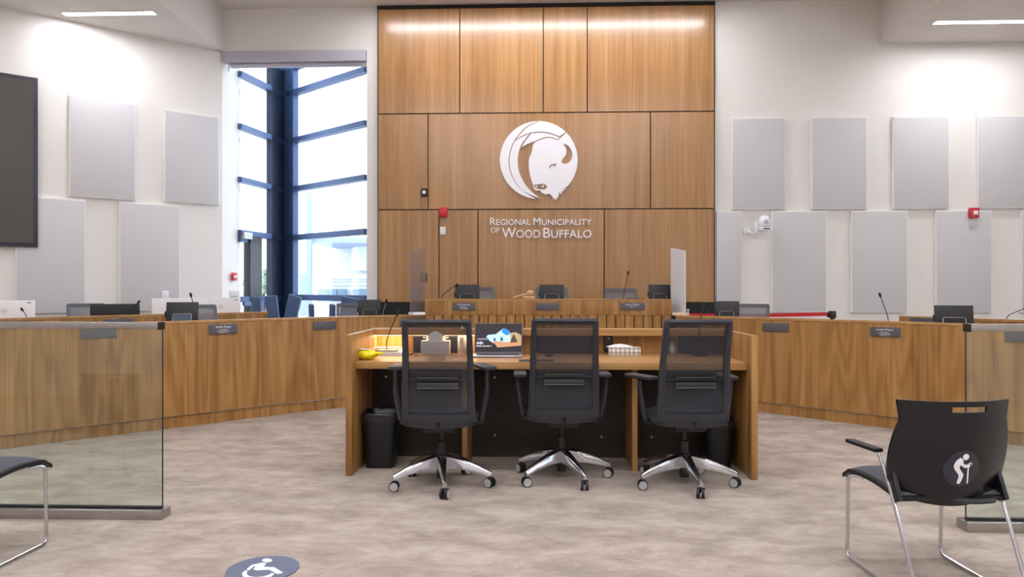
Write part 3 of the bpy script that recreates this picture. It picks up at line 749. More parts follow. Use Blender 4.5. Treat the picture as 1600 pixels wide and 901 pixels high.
# papers, pad and cables near the middle chair
p = at_z(838, 563, TZ); tag(B().box((0, 0, .0015), (.24, .15, .003)).put('mouse_pad', BLACK, loc=(p.x, p.y, TZ), smooth=False), 'thin black mouse pad right of the laptop', 'mouse pad')
p = at_z(858, 556, TZ); tag(B().box((0, 0, .010), (.06, .035, .018), bev=.007).put('computer_mouse', CHARC, loc=(p.x, p.y, TZ)), 'small dark mouse behind the middle mesh chair', 'mouse')
q = [at_z(u, v, TZ) + Vector((0, 0, .006)) for u, v in ((812, 552), (824, 549), (836, 553), (848, 548), (866, 551), (880, 549))]
o = q[0].copy(); tag(B().tube(smoothpath([x - o for x in q]), .004, 6).put('cable', mat('cable_beige', (200, 180, 150), .5), loc=o), 'thin beige cable curling beside the laptop', 'cable')
q = [at_z(u, v, TZ) + Vector((0, 0, .006)) for u, v in ((634, 553), (642, 554), (650, 550), (650, 556))]
o = q[0].copy(); tag(B().tube(smoothpath([x - o for x in q]), .004, 6).put('cable', BLACK, loc=o), 'short black cable from the microphone console', 'cable')

# waste bins
def bin_(u0, u1, vb, h, label, dx=0):
    p = at_z((u0 + u1) / 2, vb, 0); wd = (u1 - u0) / F * p.y; t = thing('waste_bin', label, 'bin', (p.x + dx, p.y + .14, 0))
    def ring(s, z): return [Vector((math.copysign(abs(math.cos(a)) ** .35, math.cos(a)) * wd / 2 * s, math.copysign(abs(math.sin(a)) ** .35, math.sin(a)) * .13 * s, z)) for a in [2 * PI * (k + .5) / 24 for k in range(24)]]
    b = B(); b.loft([ring(.80, 0), ring(.96, h * .9)], cap=False); b.loft([ring(.80, 0), ring(.78, .004)]); b.put('body', mat('bin_black', (18, 19, 24), .35), t, ang=60)
    b = B(); R = [ring(1.0, h * .83), ring(1.03, h * .95), ring(1.02, h), ring(.96, h), ring(.92, h * .8)]
    for r_ in R:
        for v in r_: v.z += random.uniform(-.006, .006)
    b.loft(R, cap=False); b.put('bag_liner', mat('bin_liner', (30, 30, 36), .25, bump=.5), t, ang=80)
bin_(562, 618, 733, .385, 'black waste bin with liner under the table\'s left end')
bin_(1112, 1158, 735, .34, 'black waste bin in shadow under the table\'s right end', -.035)

# ================================================================ MESH TASK CHAIR
def yb(z):
    P = [(.38, -.20), (.50, -.235), (.66, -.235), (.80, -.25), (1.10, -.33)]
    for (a, b_), (c_, d_) in zip(P, P[1:]):
        if z <= c_: t = (z - a) / (c_ - a); t = t * t * (3 - 2 * t) * .3 + t * .7; return b_ + (d_ - b_) * max(0, t)
    return P[-1][1]
def rquad(cs, r, ns, k=5):
    out = []
    n = len(cs)
    for i in range(n):
        a, b_, c_ = Vector(cs[i - 1]), Vector(cs[i]), Vector(cs[(i + 1) % n])
        p, q = b_ + (a - b_).normalized() * r, b_ + (c_ - b_).normalized() * r
        for j in range(k): t = j / k; out.append(p * (1 - t) ** 2 + b_ * 2 * t * (1 - t) + q * t * t)
        c2 = c_ + (b_ - c_).normalized() * r
        for j in range(ns): out.append(q + (c2 - q) * j / ns)
    return out
LEDGE = mat('lumbar_edge_grey', (104, 106, 112), .5)
def task_chair(label, mesh_m, loc, rz, base_rot, group, frame=CHARC, arm_yaw=(0, 0), az=0.0):
    T = thing('task_chair', label, 'chair', loc, rz, group)
    # five-star base
    for k in range(5):
        a = math.radians(base_rot + 72 * k); d = Vector((math.cos(a), math.sin(a), 0)); s = Vector((-d.y, d.x, 0))
        rings = []
        for r, w_, zt_, zb_ in ((.02, .030, .198, .115), (.07, .028, .192, .114), (.15, .022, .170, .107), (.24, .017, .137, .090), (.312, .013, .103, .070), (.322, .012, .097, .068)):
            rings.append([d * r + s * w_ + Vector((0, 0, zb_)), d * r + s * w_ + Vector((0, 0, zt_ - .008)), d * r + s * w_ * .55 + Vector((0, 0, zt_)),
                          d * r - s * w_ * .55 + Vector((0, 0, zt_)), d * r - s * w_ + Vector((0, 0, zt_ - .008)), d * r - s * w_ + Vector((0, 0, zb_))])
        B().loft(rings).put('base_arm', CHROME, T, ang=50)
        c = d * .312; fk = B().cyl(c + Vector((0, 0, .035)), c + Vector((0, 0, .082)), .008).box(c + Vector((0, 0, .052)), (.03, .03, .026), (0, 0, a + .6), .008).put('caster', BLACK, T)
        ca = a + 1.1; ax = Vector((math.cos(ca), math.sin(ca), 0))
        for sgn in (-1, 1):
            B().cyl(c + ax * sgn * .008 + Vector((0, 0, .031)), c + ax * sgn * .024 + Vector((0, 0, .031)), .031, n=20).put('wheel', BLACK, fk)
        for sgn in (-1, 1): B().cyl(c + ax * sgn * .0242 + Vector((0, 0, .031)), c + ax * sgn * .0265 + Vector((0, 0, .031)), .026, n=20).put('wheel_cap', CASTERG, fk)
    B().lathe([(.030, .05), (.032, .12), (.045, .125), (.045, .185), (.034, .20), (.028, .205), (.028, .28), (.015, .285), (.015, .40)]).put('gas_lift', BLACK, T)
    # mechanism and seat
    B().box((0, -.02, .385), (.20, .26, .05), bev=.015).put('tilt_mechanism', BLACK, T)
    def seat(u, v, top):
        x = (u - .5); y = (v - .5)
        e = (1 - abs(2 * x) ** 5) * (1 - abs(2 * y) ** 5)
        z = .425 + (.052 * max(0, e) ** .4 if top else -.018 * max(0, e) ** .5)
        return (x * .465, y * .47 + .03, z - (.02 * max(0, y - .25) * 4 if top or 1 else 0))
    b = B(); b.grid(lambda u, v: seat(u, v, True), 14, 14); b.grid(lambda u, v: seat(u, v, False), 14, 14); bmesh.ops.remove_doubles(b.bm, verts=b.bm.verts, dist=1e-4)
    b.put('seat_cushion', FABB, T, ang=60)
    # back frame
    def dz(p): return p.y - (.016 * (1 - (p.x / .23) ** 2) if p.y < .60 else 0)
    out = rquad([(-.228, .412), (.228, .412), (.207, 1.066), (-.207, 1.066)], .024, 10)
    inn = rquad([(-.183, .484), (.183, .484), (.174, 1.028), (-.174, 1.028)], .012, 10)
    th = .030; b = B(); rings = []
    for p, q in zip(out, inn):
        zo, zi = dz(p), dz(q) if q.y < .0 else q.y
        def bow(x, z): return .03 * (x / .2) ** 2 * (1 if z < .6 else .5)
        yo, yi = yb(zo) + bow(p.x, zo), yb(zi) + bow(q.x, zi)
        rings.append([Vector((p.x, yo - th * .2, zo)), Vector((p.x * .985, yo + th, zo)), Vector((q.x, yi + th * .8, zi)), Vector((q.x, yi, zi)), Vector(((p.x * .6 + q.x * .4), (yo * .6 + yi * .4) - th * .5, zo * .6 + zi * .4))])
    b.loft(rings, closed=True); b.put('back_frame', frame, T, ang=45)
    # mesh
    def ms(u, v):
        z = .50 + .54 * v; hwid = .186 - .006 * v
        x = (u - .5) * 2 * hwid; return (x, yb(z) + .012 + .02 * (x / .2) ** 2, z - .0)
    B().grid(ms, 8, 16).put('back_mesh', mesh_m, T)
    B().grid(lambda u, v: ((u - .5) * .37, yb(.46) + .012 + .02 * ((u - .5) * 2) ** 2, .425 + .085 * v - .01 * (1 - (2 * u - 1) ** 2)), 8, 2, .012, (0, 1, 0)).put('lower_cover', CHARC, T)
    # lumbar support
    y = yb(.70); b = B(); b.box((0, y + .004, .697), (.37, .008, .012), bev=.002); b.box((0, y - .004, .728), (.25, .014, .034), (.15, 0, 0), .004); b.box((0, y - .004, .664), (.25, .014, .034), (-.2, 0, 0), .004)
    b.put('lumbar_support', BLACK, T)
    b = B(); b.box((0, y - .013, .650), (.25, .004, .004)); b.box((0, y - .013, .712), (.24, .004, .003)); b.put('lumbar_edge', LEDGE, T)
    B().tube([(0, -.1, .42), (0, -.19, .41), (0, -.21, .45)], .03, 8, sm=.05).put('back_bracket', BLACK, T)
    for i, s in enumerate((-1, 1)):
        B().tube([(s * .256, -.02, .42), (s * .272, -.02, .49), (s * .292, -.02, .62)], .017, 10, sm=.05, flat=1.5).put('arm_sleeve', frame, T)
        B().box((s * .18, .01, .395), (.17, .06, .022), (0, -s * .12, 0), bev=.006).put('arm_bracket', BLACK, T)
        B().tube([(s * .290, -.02, .60), (s * .291, -.02, .73 + az)], .0135, 10, flat=1.5).put('arm_post', frame, T)
        B().box((s * .275, 0.02, .752 + az), (.085, .24, .026), (0, 0, arm_yaw[i]), bev=.011, seg=3).put('arm_pad', CHARC if frame is CHARC else BLACK, T)
    return T
gC = 'mesh task chairs at the staff table'
c1 = c2r(-.448, 4.68); c2 = c2r(.328, 4.85); c3 = c2r(1.10, 4.70)
ch1 = task_chair('black mesh task chair at the left end of the staff table', MESHF, (c1.x, c1.y, 0), YAW, -81, gC, arm_yaw=(-.1, .35))
ch2 = task_chair('black mesh task chair in the middle of the staff table', MESHF, (c2.x, c2.y, 0), YAW, -67, gC, az=-.065)
ch3 = task_chair('black mesh task chair at the right end of the staff table', MESHF, (c3.x, c3.y, 0), YAW + math.radians(3), -85 - 3, gC, arm_yaw=(.5, 0), az=-.065)
# chairs behind the desks
gB = 'grey mesh chairs behind the council desks'
def rear(label, u, v, t, first=None, z=0, spin=0):
    p = at_t(u, v, t); c = Vector((p.x, p.y)); away = c - Vector((0, 3.0)); rz = math.atan2(away.y, away.x) + PI / 2 + spin
    back = Vector((math.sin(rz) * .3, -math.cos(rz) * .3)); c = c - back    # back of the chair ends up on the sight line
    if first is None: return task_chair(label, MESHG, (c.x, c.y, z), rz, 20, gB, GREYP)
    return dup(first, (c.x, c.y, z), rz, label, gB)
GREYP = mat('grey_chair_frame', (96, 98, 104), .5)
rc = rear('grey mesh chair behind the head table, left of the gavel', 748, 450, 9.6, None, .2)
rear('grey mesh chair behind the middle tablet on the head table', 862, 449, 9.6, rc, .2)
rear('grey mesh chair beside the tall microphone on the head table', 970, 453, 9.6, rc, .185)
rear('grey mesh chair behind the tablet on the right front desk', 1174, 474, 8.8, rc)
rear('grey mesh chair behind the tablet beside the left glass screen', 308, 470, 8.4, rc, 0)
rear('grey mesh chair left of the black monitor in the left back row', 134, 476, 9.1, rc)
rear('grey mesh chair left of the tablet below the tall window', 552, 466, 9.25, rc)

# ================================================================ DESK DEVICES
def tablet(u0, u1, vt_, t, label, zbase, face, blue=False, first=None):
    p = at_t((u0 + u1) / 2, vt_, t); wd = (u1 - u0) / F * t; zt_ = p.z
    T = thing('tablet_computer', label, 'tablet', (p.x, p.y, zbase), face, 'black cased tablets standing on the desks')
    h = .215; b = zt_ - zbase - h
    bk = B().box((0, 0, h / 2), (wd, .018, h), bev=.008).put('case', BLACK, T, loc=(0, 0, b), rot=(math.radians(-9), 0, 0))
    B().box((-wd / 2 - .004, 0, h * .45), (.016, .02, .055), bev=.004).put('hand_strap', BLACKM, bk)
    B().tube([(-wd * .29, -.02, .0), (-wd * .29, -.02, h * .46), (wd * .29, -.02, h * .46), (wd * .29, -.02, .0)], .0035, 8, sm=.02).put('wire_stand', STEEL, bk)
    if blue: B().box((0, -.011, h * .22), (wd * .56, .004, h * .44)).put('case_pocket', mat('blue_grey_pocket', (70, 92, 116), .6), bk)
    B().box((0, .0105, h * .5), (wd * .92, .002, h * .9)).put('display', mat('tablet_display', (20, 20, 26), .15), bk)
    B().box((0, .05, max(b, .02) / 2 + .0), (.07, .05, max(b, .02)), bev=.004).put('stand_block', BLACKM, T)
    return T
tablet(711, 749, 443.5, 8.75, 'black cased tablet on the head table left of the gavel', .94, .05)
tablet(843, 881, 443.5, 8.75, 'black cased tablet in the middle of the head table', .94, 0)
tablet(1014, 1048, 443.5, 8.75, 'black cased tablet at the head table beside the white shield', .94, 0)
tablet(1117, 1154, 469.5, 8.25, 'black cased tablet on the right front desk beside the red belt', .76, -.25)
tablet(1464, 1518, 476, 6.75, 'black cased tablet above the right glass screen', .76, -.3)
tablet(261, 308, 471, 7.2, 'black cased tablet with blue-grey pocket beside the left glass screen', .76, .3, True)
tablet(560, 595, 467, 8.5, 'black cased tablet on the left desk below the tall window', .76, .3)

def mic(u0, v0, u1, v1, t, zb_, label, m_=None, tipless=False):
    p = at_t(u0, v0, t); base = Vector((p.x, p.y, zb_)); a = at_t(u0, v0, t); c = at_t(u1, v1, t)
    return gooseneck([base + Vector((0, 0, .02)), base + Vector((0, 0, .06)), (a * .9 + c * .1), (a + c) / 2 + Vector((0, 0, .01)), c], label, None, base, .012, neck=m_)
mic(688, 465, 711, 446, 8.75, .94, 'low black gooseneck microphone left on the head table')
mic(974, 465, 981, 428, 8.75, .94, 'tall thin gooseneck microphone on the head table')
mic(1389, 502, 1376, 463, 7.0, .76, 'thin black gooseneck microphone on the right front desk')
mic(308, 500, 299, 463, 7.3, .76, 'black gooseneck microphone beside the left cased tablet')
mic(598, 491, 603, 472, 8.4, .76, 'silver-necked microphone right of the tablet below the window', STEEL)
mic(1100, 492, 1110, 478, 8.3, .76, 'short gooseneck microphone left of the tablet by the red belt')
mic(1571, 496, 1600, 482, 7.5, .76, 'low gooseneck microphone on the right back row desk')
mic(200, 492, 215, 473, 8.2, .76, 'black gooseneck microphone right of the black monitor')
mic(42, 496, 36, 485, 8.0, .76, 'short gooseneck microphone beside the leftmost white monitor')
# gavel
p = at_t(832, 466, 8.36); gv = thing('gavel', 'pale wooden gavel resting on its block on the head table', 'gavel', (p.x - .03, p.y + .0, ZD))
gb = thing('sound_block', 'pale round wooden block under the gavel', 'block', (p.x - .02 + .005, p.y, ZD))
B().lathe([(.068, 0), (.072, .008), (.070, .026), (.062, .031)]).put('block', WOODL, gb)
gb.location.x = at_t(826, 466, 8.36).x
gx = at_t(828, 457, 8.36).x - gv.location.x
B().tube([(gx - .03, 0, .066), (gx - .015, 0, .066), (gx - .012, 0, .066), (gx + .012, 0, .066), (gx + .015, 0, .066), (gx + .034, 0, .062)], [.026, .028, .030, .030, .027, .026], 16).put('head', WOODL, gv)
x2 = at_t(803, 464, 8.36).x - gv.location.x
B().tube([(gx - .01, 0, .062), (gx - .08, 0, .048), (x2, 0, .014)], [.008, .007, .010], 10).put('handle', WOODL, gv)
# flat black papers behind
tag(B().box((0, 0, .010), (.20, .15, .020), bev=.003).put('document_folder', BLACK, loc=(at_t(990, 466, 8.6).x, at_t(990, 466, 8.45).y, ZD - .0)), 'thin dark folder beside the right tablet on the head table', 'folder')
bpy.data.objects['document_folder'].location.y = YD + .19; bpy.data.objects['document_folder'].location.z = ZD - .012
bpy.data.objects['document_folder'].location.z = .94
bpy.data.objects['document_folder'].scale = (1, 1, (ZD + .006 - .94) / .02)
bpy.data.objects['document_folder'].location.y = YD + .2

# acrylic shields at the ends of the dais
def shield(ua, ub, va, vb, vbot, ta, tb2, m_, label, papers):
    a, c = at_t(ua, va, ta), at_t(ub, vb, tb2); zbot = .962
    mid = (a + c) / 2; t = thing('acrylic_shield', label, 'shield', (mid.x, mid.y, zbot))
    d = Vector((c.x - a.x, c.y - a.y)); L0 = Vector((a.x - mid.x, a.y - mid.y)); L1 = Vector((c.x - mid.x, c.y - mid.y)); n = Vector((-d.y, d.x)).normalized() * .004
    b = B(); top = max(a.z, c.z) - zbot
    b.loft([[Vector((q.x - n.x, q.y - n.y, 0)), Vector((q.x + n.x, q.y + n.y, 0)), Vector((q.x + n.x, q.y + n.y, zz - zbot)), Vector((q.x - n.x, q.y - n.y, zz - zbot))] for q, zz in ((L0, a.z), (L1, c.z))])
    b.put('sheet', m_, t, smooth=False)
    for k in (.2, .8):
        q = L0 * (1 - k) + L1 * k; B().box((q.x, q.y, .012), (.05, .03, .024), (0, 0, math.atan2(d.y, d.x)), .003).put('foot_clip', m_, t)
    return t
shield(641, 665, 391, 386, 0, 8.05, 8.75, ACRYL, 'clear grey acrylic shield at the left end of the head table', 0)
shield(1048.5, 1071, 386.5, 391, 0, 8.75, 8.0, ACRYLW, 'whitish acrylic shield at the right end of the head table', 0)
p = at_z(650, 490.5, .957); tag(B().box((0, 0, .014), (.17, .12, .028), (0, 0, .3)).put('paper_stack', PAPER, loc=(at_t(652, 488, 8.25).x, at_t(652, 488, 8.22).y, .957), smooth=False), 'white paper stack at the foot of the clear shield', 'papers')
tag(B().box((0, 0, .014), (.17, .12, .028), (0, 0, -.3)).put('paper_stack', mat('cream_paper', (222, 196, 176), .8), loc=(at_t(1063, 488, 8.1).x, at_t(1063, 488, 8.08).y, .957), smooth=False), 'cream paper stack at the foot of the whitish shield', 'papers')
for i, (u, l) in enumerate(((1065.5, 'tiny grey bottle beside the whitish shield, left one'), (1070, 'tiny pinkish bottle beside the whitish shield, right one'))):
    p = at_t(u + 5, 489, 8.35); t = thing('bottle', l, 'bottle', (p.x, p.y, .76)); B().lathe([(.016, 0), (.017, .14), (.010, .17), (.010, .235)]).put('body', mat('b%d' % i, ((150, 156, 160), (190, 160, 170))[i], .3), t); B().lathe([(.012, .235), (.012, .255)]).put('cap', WHITEP, t)

# white all-in-one monitors and black monitor on the left back row
def monitor(u0, u1, vt_, t, label, m_, ang, logo=True, lu=None, zb_=.76):
    a, c = at_t(u0, vt_, t), at_t(u1, vt_, t); wd = abs(c.x - a.x) / math.cos(ang); T = thing('monitor', label, 'monitor', ((a.x + c.x) / 2, (a.y + c.y) / 2, zb_), ang)
    h = a.z - zb_ - .06
    B().box((0, 0, .06 + h / 2), (wd, .025, h), bev=.006).put('rear_cover', m_, T)
    B().box((0, .014, .06 + h / 2), (wd - .02, .004, h - .02)).put('display', BLACK, T)
    B().box((0, -.03, .05), (.08, .02, .16), bev=.003).put('neck', m_, T); B().box((0, 0, .006), (.22, .16, .012), bev=.004).put('foot', m_, T)
    if logo:
        lx = (lu if lu is not None else 0) * wd; z = .06 + h * .62
        ring = [[(.028 * math.cos(2 * PI * k / 24), .028 * math.sin(2 * PI * k / 24)) for k in range(24)], [(.024 * math.cos(2 * PI * k / 24), .024 * math.sin(2 * PI * k / 24)) for k in range(24)]]
        place(curve_mesh(ring, .001), 'logo_ring', STEEL, T, smooth=False, loc=(lx, -.0132, z), rot=UPR)
        place(text_mesh('hp', .036, .001), 'logo_letters', STEEL, T, smooth=False, loc=(lx, -.0132, z - .008), rot=UPR)
        B().box((wd * .42, -.0135, .06 + h - .025), (.04, .002, .008)).put('sticker', CHARC, T)
    return T
monitor(-48, 35.5, 469, 8.0, 'white monitor seen from behind at the left picture edge', WHITEP, .62, True, .10)
monitor(249, 314, 465, 9.1, 'white monitor seen from behind the left cased tablet', WHITEP, .62, False)
monitor(322, 367, 464.5, 9.45, 'white monitor with round logo left of the tall window', WHITEP, .62, True, 0)
monitor(152, 208, 474, 8.45, 'low black monitor in the left back row', BLACK, .62, False)
p = at_t(367, 453, 9.9); wc = thing('document_tower', 'white upright unit beside the window jamb', 'cabinet', (p.x, p.y, 0), .3)
B().box((0, 0, p.z / 2), (.13, .2, p.z), bev=.01).put('body', WHITEP, wc); B().box((0, -.101, p.z - .12), (.09, .004, .1)).put('panel', mat('unit_grey', (200, 206, 216), .4), wc)
a_, _, ta_ = onleft(256); p = a_ + LN * .06
tag(B().box((0, 0, 0), (.09, .03, .11), bev=.004).put('wall_switch', WHITEP, loc=(p.x, p.y, zt(460, ta_)), rot=(0, 0, math.atan2(-LWD.y, -LWD.x))), 'small white wall box above the white monitor', 'switch')

# ================================================================ WALL DEVICES
def dev(name, u0, u1, v0, v1, Y, label, cat, m_, th=.04):
    a, c = at_Y(u0, v0, Y), at_Y(u1, v1, Y); t = thing(name, label, cat, ((a.x + c.x) / 2, Y, (a.z + c.z) / 2)); t['w'] = c.x - a.x
    B().box((0, -th / 2, 0), (c.x - a.x, th, a.z - c.z), bev=.008).put('housing', m_, t); return t, c.x - a.x, a.z - c.z
YF_ = YP - .012
t, w_, h_ = dev('wall_sensor', 658.5, 668, 294, 306.5, YF_, 'small black wall sensor with a white button on the wood wall', 'sensor', BLACK); B().box((0, -.042, 0), (w_ * .5, .006, h_ * .4), bev=.002).put('button', WHITEP, t)
t, w_, h_ = dev('fire_strobe', 686.5, 699.5, 324, 339, YF_, 'red fire strobe on the wood wall', 'alarm', RED, .06); B().box((0, -.062, -.01), (w_ * .6, .02, h_ * .45), bev=.005).put('lens', RED, t)
t, w_, h_ = dev('wall_plate', 687.5, 696.5, 353.5, 366, YF_, 'white blank switch plate below the red strobe', 'switch', WHITEP, .012); B().box((0, -.014, 0), (w_ * .35, .006, h_ * .5), bev=.001).put('rocker', WHITEP, t)
t, w_, h_ = dev('wall_sensor', 656.5, 667, 425.5, 439.5, YF_, 'black wall reader seen behind the clear shield', 'sensor', BLACK); B().box((0, -.042, .01), (w_ * .6, .006, h_ * .45), bev=.002).put('screen', mat('reader_glass', (66, 84, 104), .2), t)
t, w_, h_ = dev('fire_strobe', 1512.5, 1526.5, 324.5, 340, YB - .05, 'red and white fire strobe on the right white wall', 'alarm', RED, .06); B().box((.01, -.062, 0), (w_ * .5, .016, h_ * .4), bev=.004).put('lens', WHITEP, t)
pt = hit([LW0, GL], 364.5)[0]; tp = hit([LW0, GL], 364.5)[2]
fp = thing('fire_pull_station', 'small red fire pull box on the white window jamb', 'alarm', (pt.x + .02, pt.y - .01, zt(431.5, tp)), math.radians(-20))
B().box((0, 0, 0), (.03, .09, .12), bev=.004).put('housing', RED, fp); B().box((.02, 0, 0), (.012, .05, .03), bev=.003).put('handle', WHITEP, fp)
# PTZ camera
o = at_Y(1190, 350, YB - .15); cm = thing('wall_camera', 'white dome video camera on a bracket on the right white wall', 'camera', (o.x, o.y, o.z))
k = (YB - .15) / F
def cp_(x, y): return Vector((((x - 600) / 15.01) * k, 0, -((y - 450) / 15.01) * k))
q = cp_(320, 570); B().cyl((q.x, .15, q.z), (q.x, .12, q.z), .058, n=24).put('mount_disc', WHITEP, cm)
B().tube([(q.x, .12, q.z), cp_(380, 640) + Vector((0, .05, 0)), cp_(470, 675), cp_(640, 640)], .009, 8, sm=.03).put('bracket_arm', WHITEP, cm)
B().box(cp_(470, 520), (.05, .03, .165), bev=.004).put('bracket_plate', WHITEP, cm)
B().box(cp_(660, 550), (.17, .12, .055), bev=.012).put('camera_base', WHITEP, cm)
B().box(cp_(690, 550) + Vector((0, -.062, 0)), (.085, .004, .016)).put('sensor_window', BLACK, cm)
b = B(); b.lathe([(.065, -.075), (.075, -.04), (.075, .0), (.066, .04), (.042, .068), (.0, .078)], 24, cp_(670, 370)); b.put('dome_head', WHITEP, cm)
B().cyl(cp_(670, 400) + Vector((0, -.07, 0)), cp_(670, 400) + Vector((0, -.082, 0)), .03, n=20).put('lens', mat('camera_lens', (196, 196, 214), .15), cm)
# stanchion with red belt
ps = at_t(1300.5, 485, 9.3); pz = ps.z
st = thing('belt_barrier', 'black post barrier with a red belt behind the right desk', 'barrier', (ps.x, ps.y, 0))
B().lathe([(.17, 0), (.17, .015), (.03, .035)]).put('foot', BLACK, st); B().cyl((0, 0, .02), (0, 0, pz - .06), .028).put('post', DRK, st); B().box((0, 0, pz - .045), (.075, .075, .09), bev=.01).put('belt_head', DRK, st)
B().box((-.045, 0, pz - .05), (.04, .03, .06), bev=.004).put('belt_clip', BLACK, st)
pe = at_t(1060, 489, 9.0)
d = Vector((pe.x - ps.x, pe.y - ps.y, 0)); z0_ = zt(492.6, 9.3); z1_ = zt(487, 9.3)
b = B(); b.grid(lambda u, v: (-.05 + (d.x + .05) * u, d.y * u, z0_ + (z1_ - z0_) * v - .012 * math.sin(PI * u)), 16, 1, .003, (0, 1, 0)); b.put('belt', REDB, st)
st2 = thing('belt_barrier', 'barrier post hidden behind the whitish shield, receiving the red belt', 'barrier', (pe.x, pe.y, 0))
B().lathe([(.17, 0), (.17, .015), (.03, .035)]).put('foot', BLACK, st2); B().cyl((-.03, 0, .02), (-.03, 0, pz - .06), .028).put('post', DRK, st2)
# slanted high chairs before the window
BLU = mat('blue_grey_upholstery', (74, 94, 128), .7, amt=.08)
def lounge(u, v, t, wd, ry, rz, label):
    p = at_t(u, v, t); T = thing('lounge_chair', label, 'chair', (p.x, p.y, 0), rz, 'blue-grey high-back chairs by the window')
    B().box((0, 0, p.z - .38), (wd, .06, .80), (.12, ry, 0), bev=.02).put('backrest', BLU, T); B().box((0, -.27, .42), (wd, .5, .10), bev=.03).put('seat', BLU, T)
    for sx in (-1, 1):
        for y in (-.46, -.02): B().cyl((sx * (wd / 2 - .04), y, .40), (sx * (wd / 2 - .03), y, 0), .012, n=8).put('leg', DRK, T)
lounge(401, 464, 10.3, .13, 0, .2, 'narrow blue-grey chair back beside the glass door')
lounge(428, 463, 10.3, .17, -.08, .1, 'blue-grey chair back left of the window corner post')
lounge(453, 461, 10.95, .20, .28, -.1, 'broad slanted blue-grey chair back right of the corner post')
lounge(488, 475, 9.6, .07, .22, -.9, 'thin edge-on dark chair back in the window middle')
lounge(519, 475, 9.7, .09, .25, -.8, 'edge-on slanted chair back right of the window middle')
lounge(543, 465, 10.5, .26, .18, -.2, 'broad blue-grey chair back at the right window end')

# ================================================================ GLASS SCREENS
def screen(u0, t0, x_far, label, right):
    """u0 = image column of the free end, screen runs parallel to the room's cross line"""
    p = at_t(u0, 450, t0); sgn = 1 if right else -1; L = abs(x_far - p.x)
    T = thing('glass_screen', label, 'glass screen', (p.x, p.y, 0)); s = sgn
    def bxx(x0, x1, y0, y1, z0, z1): x0, x1 = sorted((x0 * s, x1 * s)); return B().b2(x0, x1, y0, y1, z0, z1, .0015)
    bxx(-.02, L, -.05, .05, 0, .05).put('base_rail', STEEL, T)
    bxx(0, L, -.006, .006, .05, 1.03).put('glass_pane', GLASS, T)
    bxx(-.0, L, -.012, .012, .05, .062).put('gasket', BLACK, T)
    bxx(0.014, L, -.026, .026, 1.030, 1.066).put('top_rail', STEEL, T)
    bxx(0.0, .014, -.027, .027, 1.026, 1.067).put('end_cap', BLACK, T)
    bxx(-.002, .001, -.006, .006, .05, 1.028).put('edge_strip', CHARC, T)
screen(254, 4.02, -4.6, 'low glass screen with steel rails at the left', False)
screen(1509, 3.82, 4.6, 'low glass screen with steel rails at the right', True)

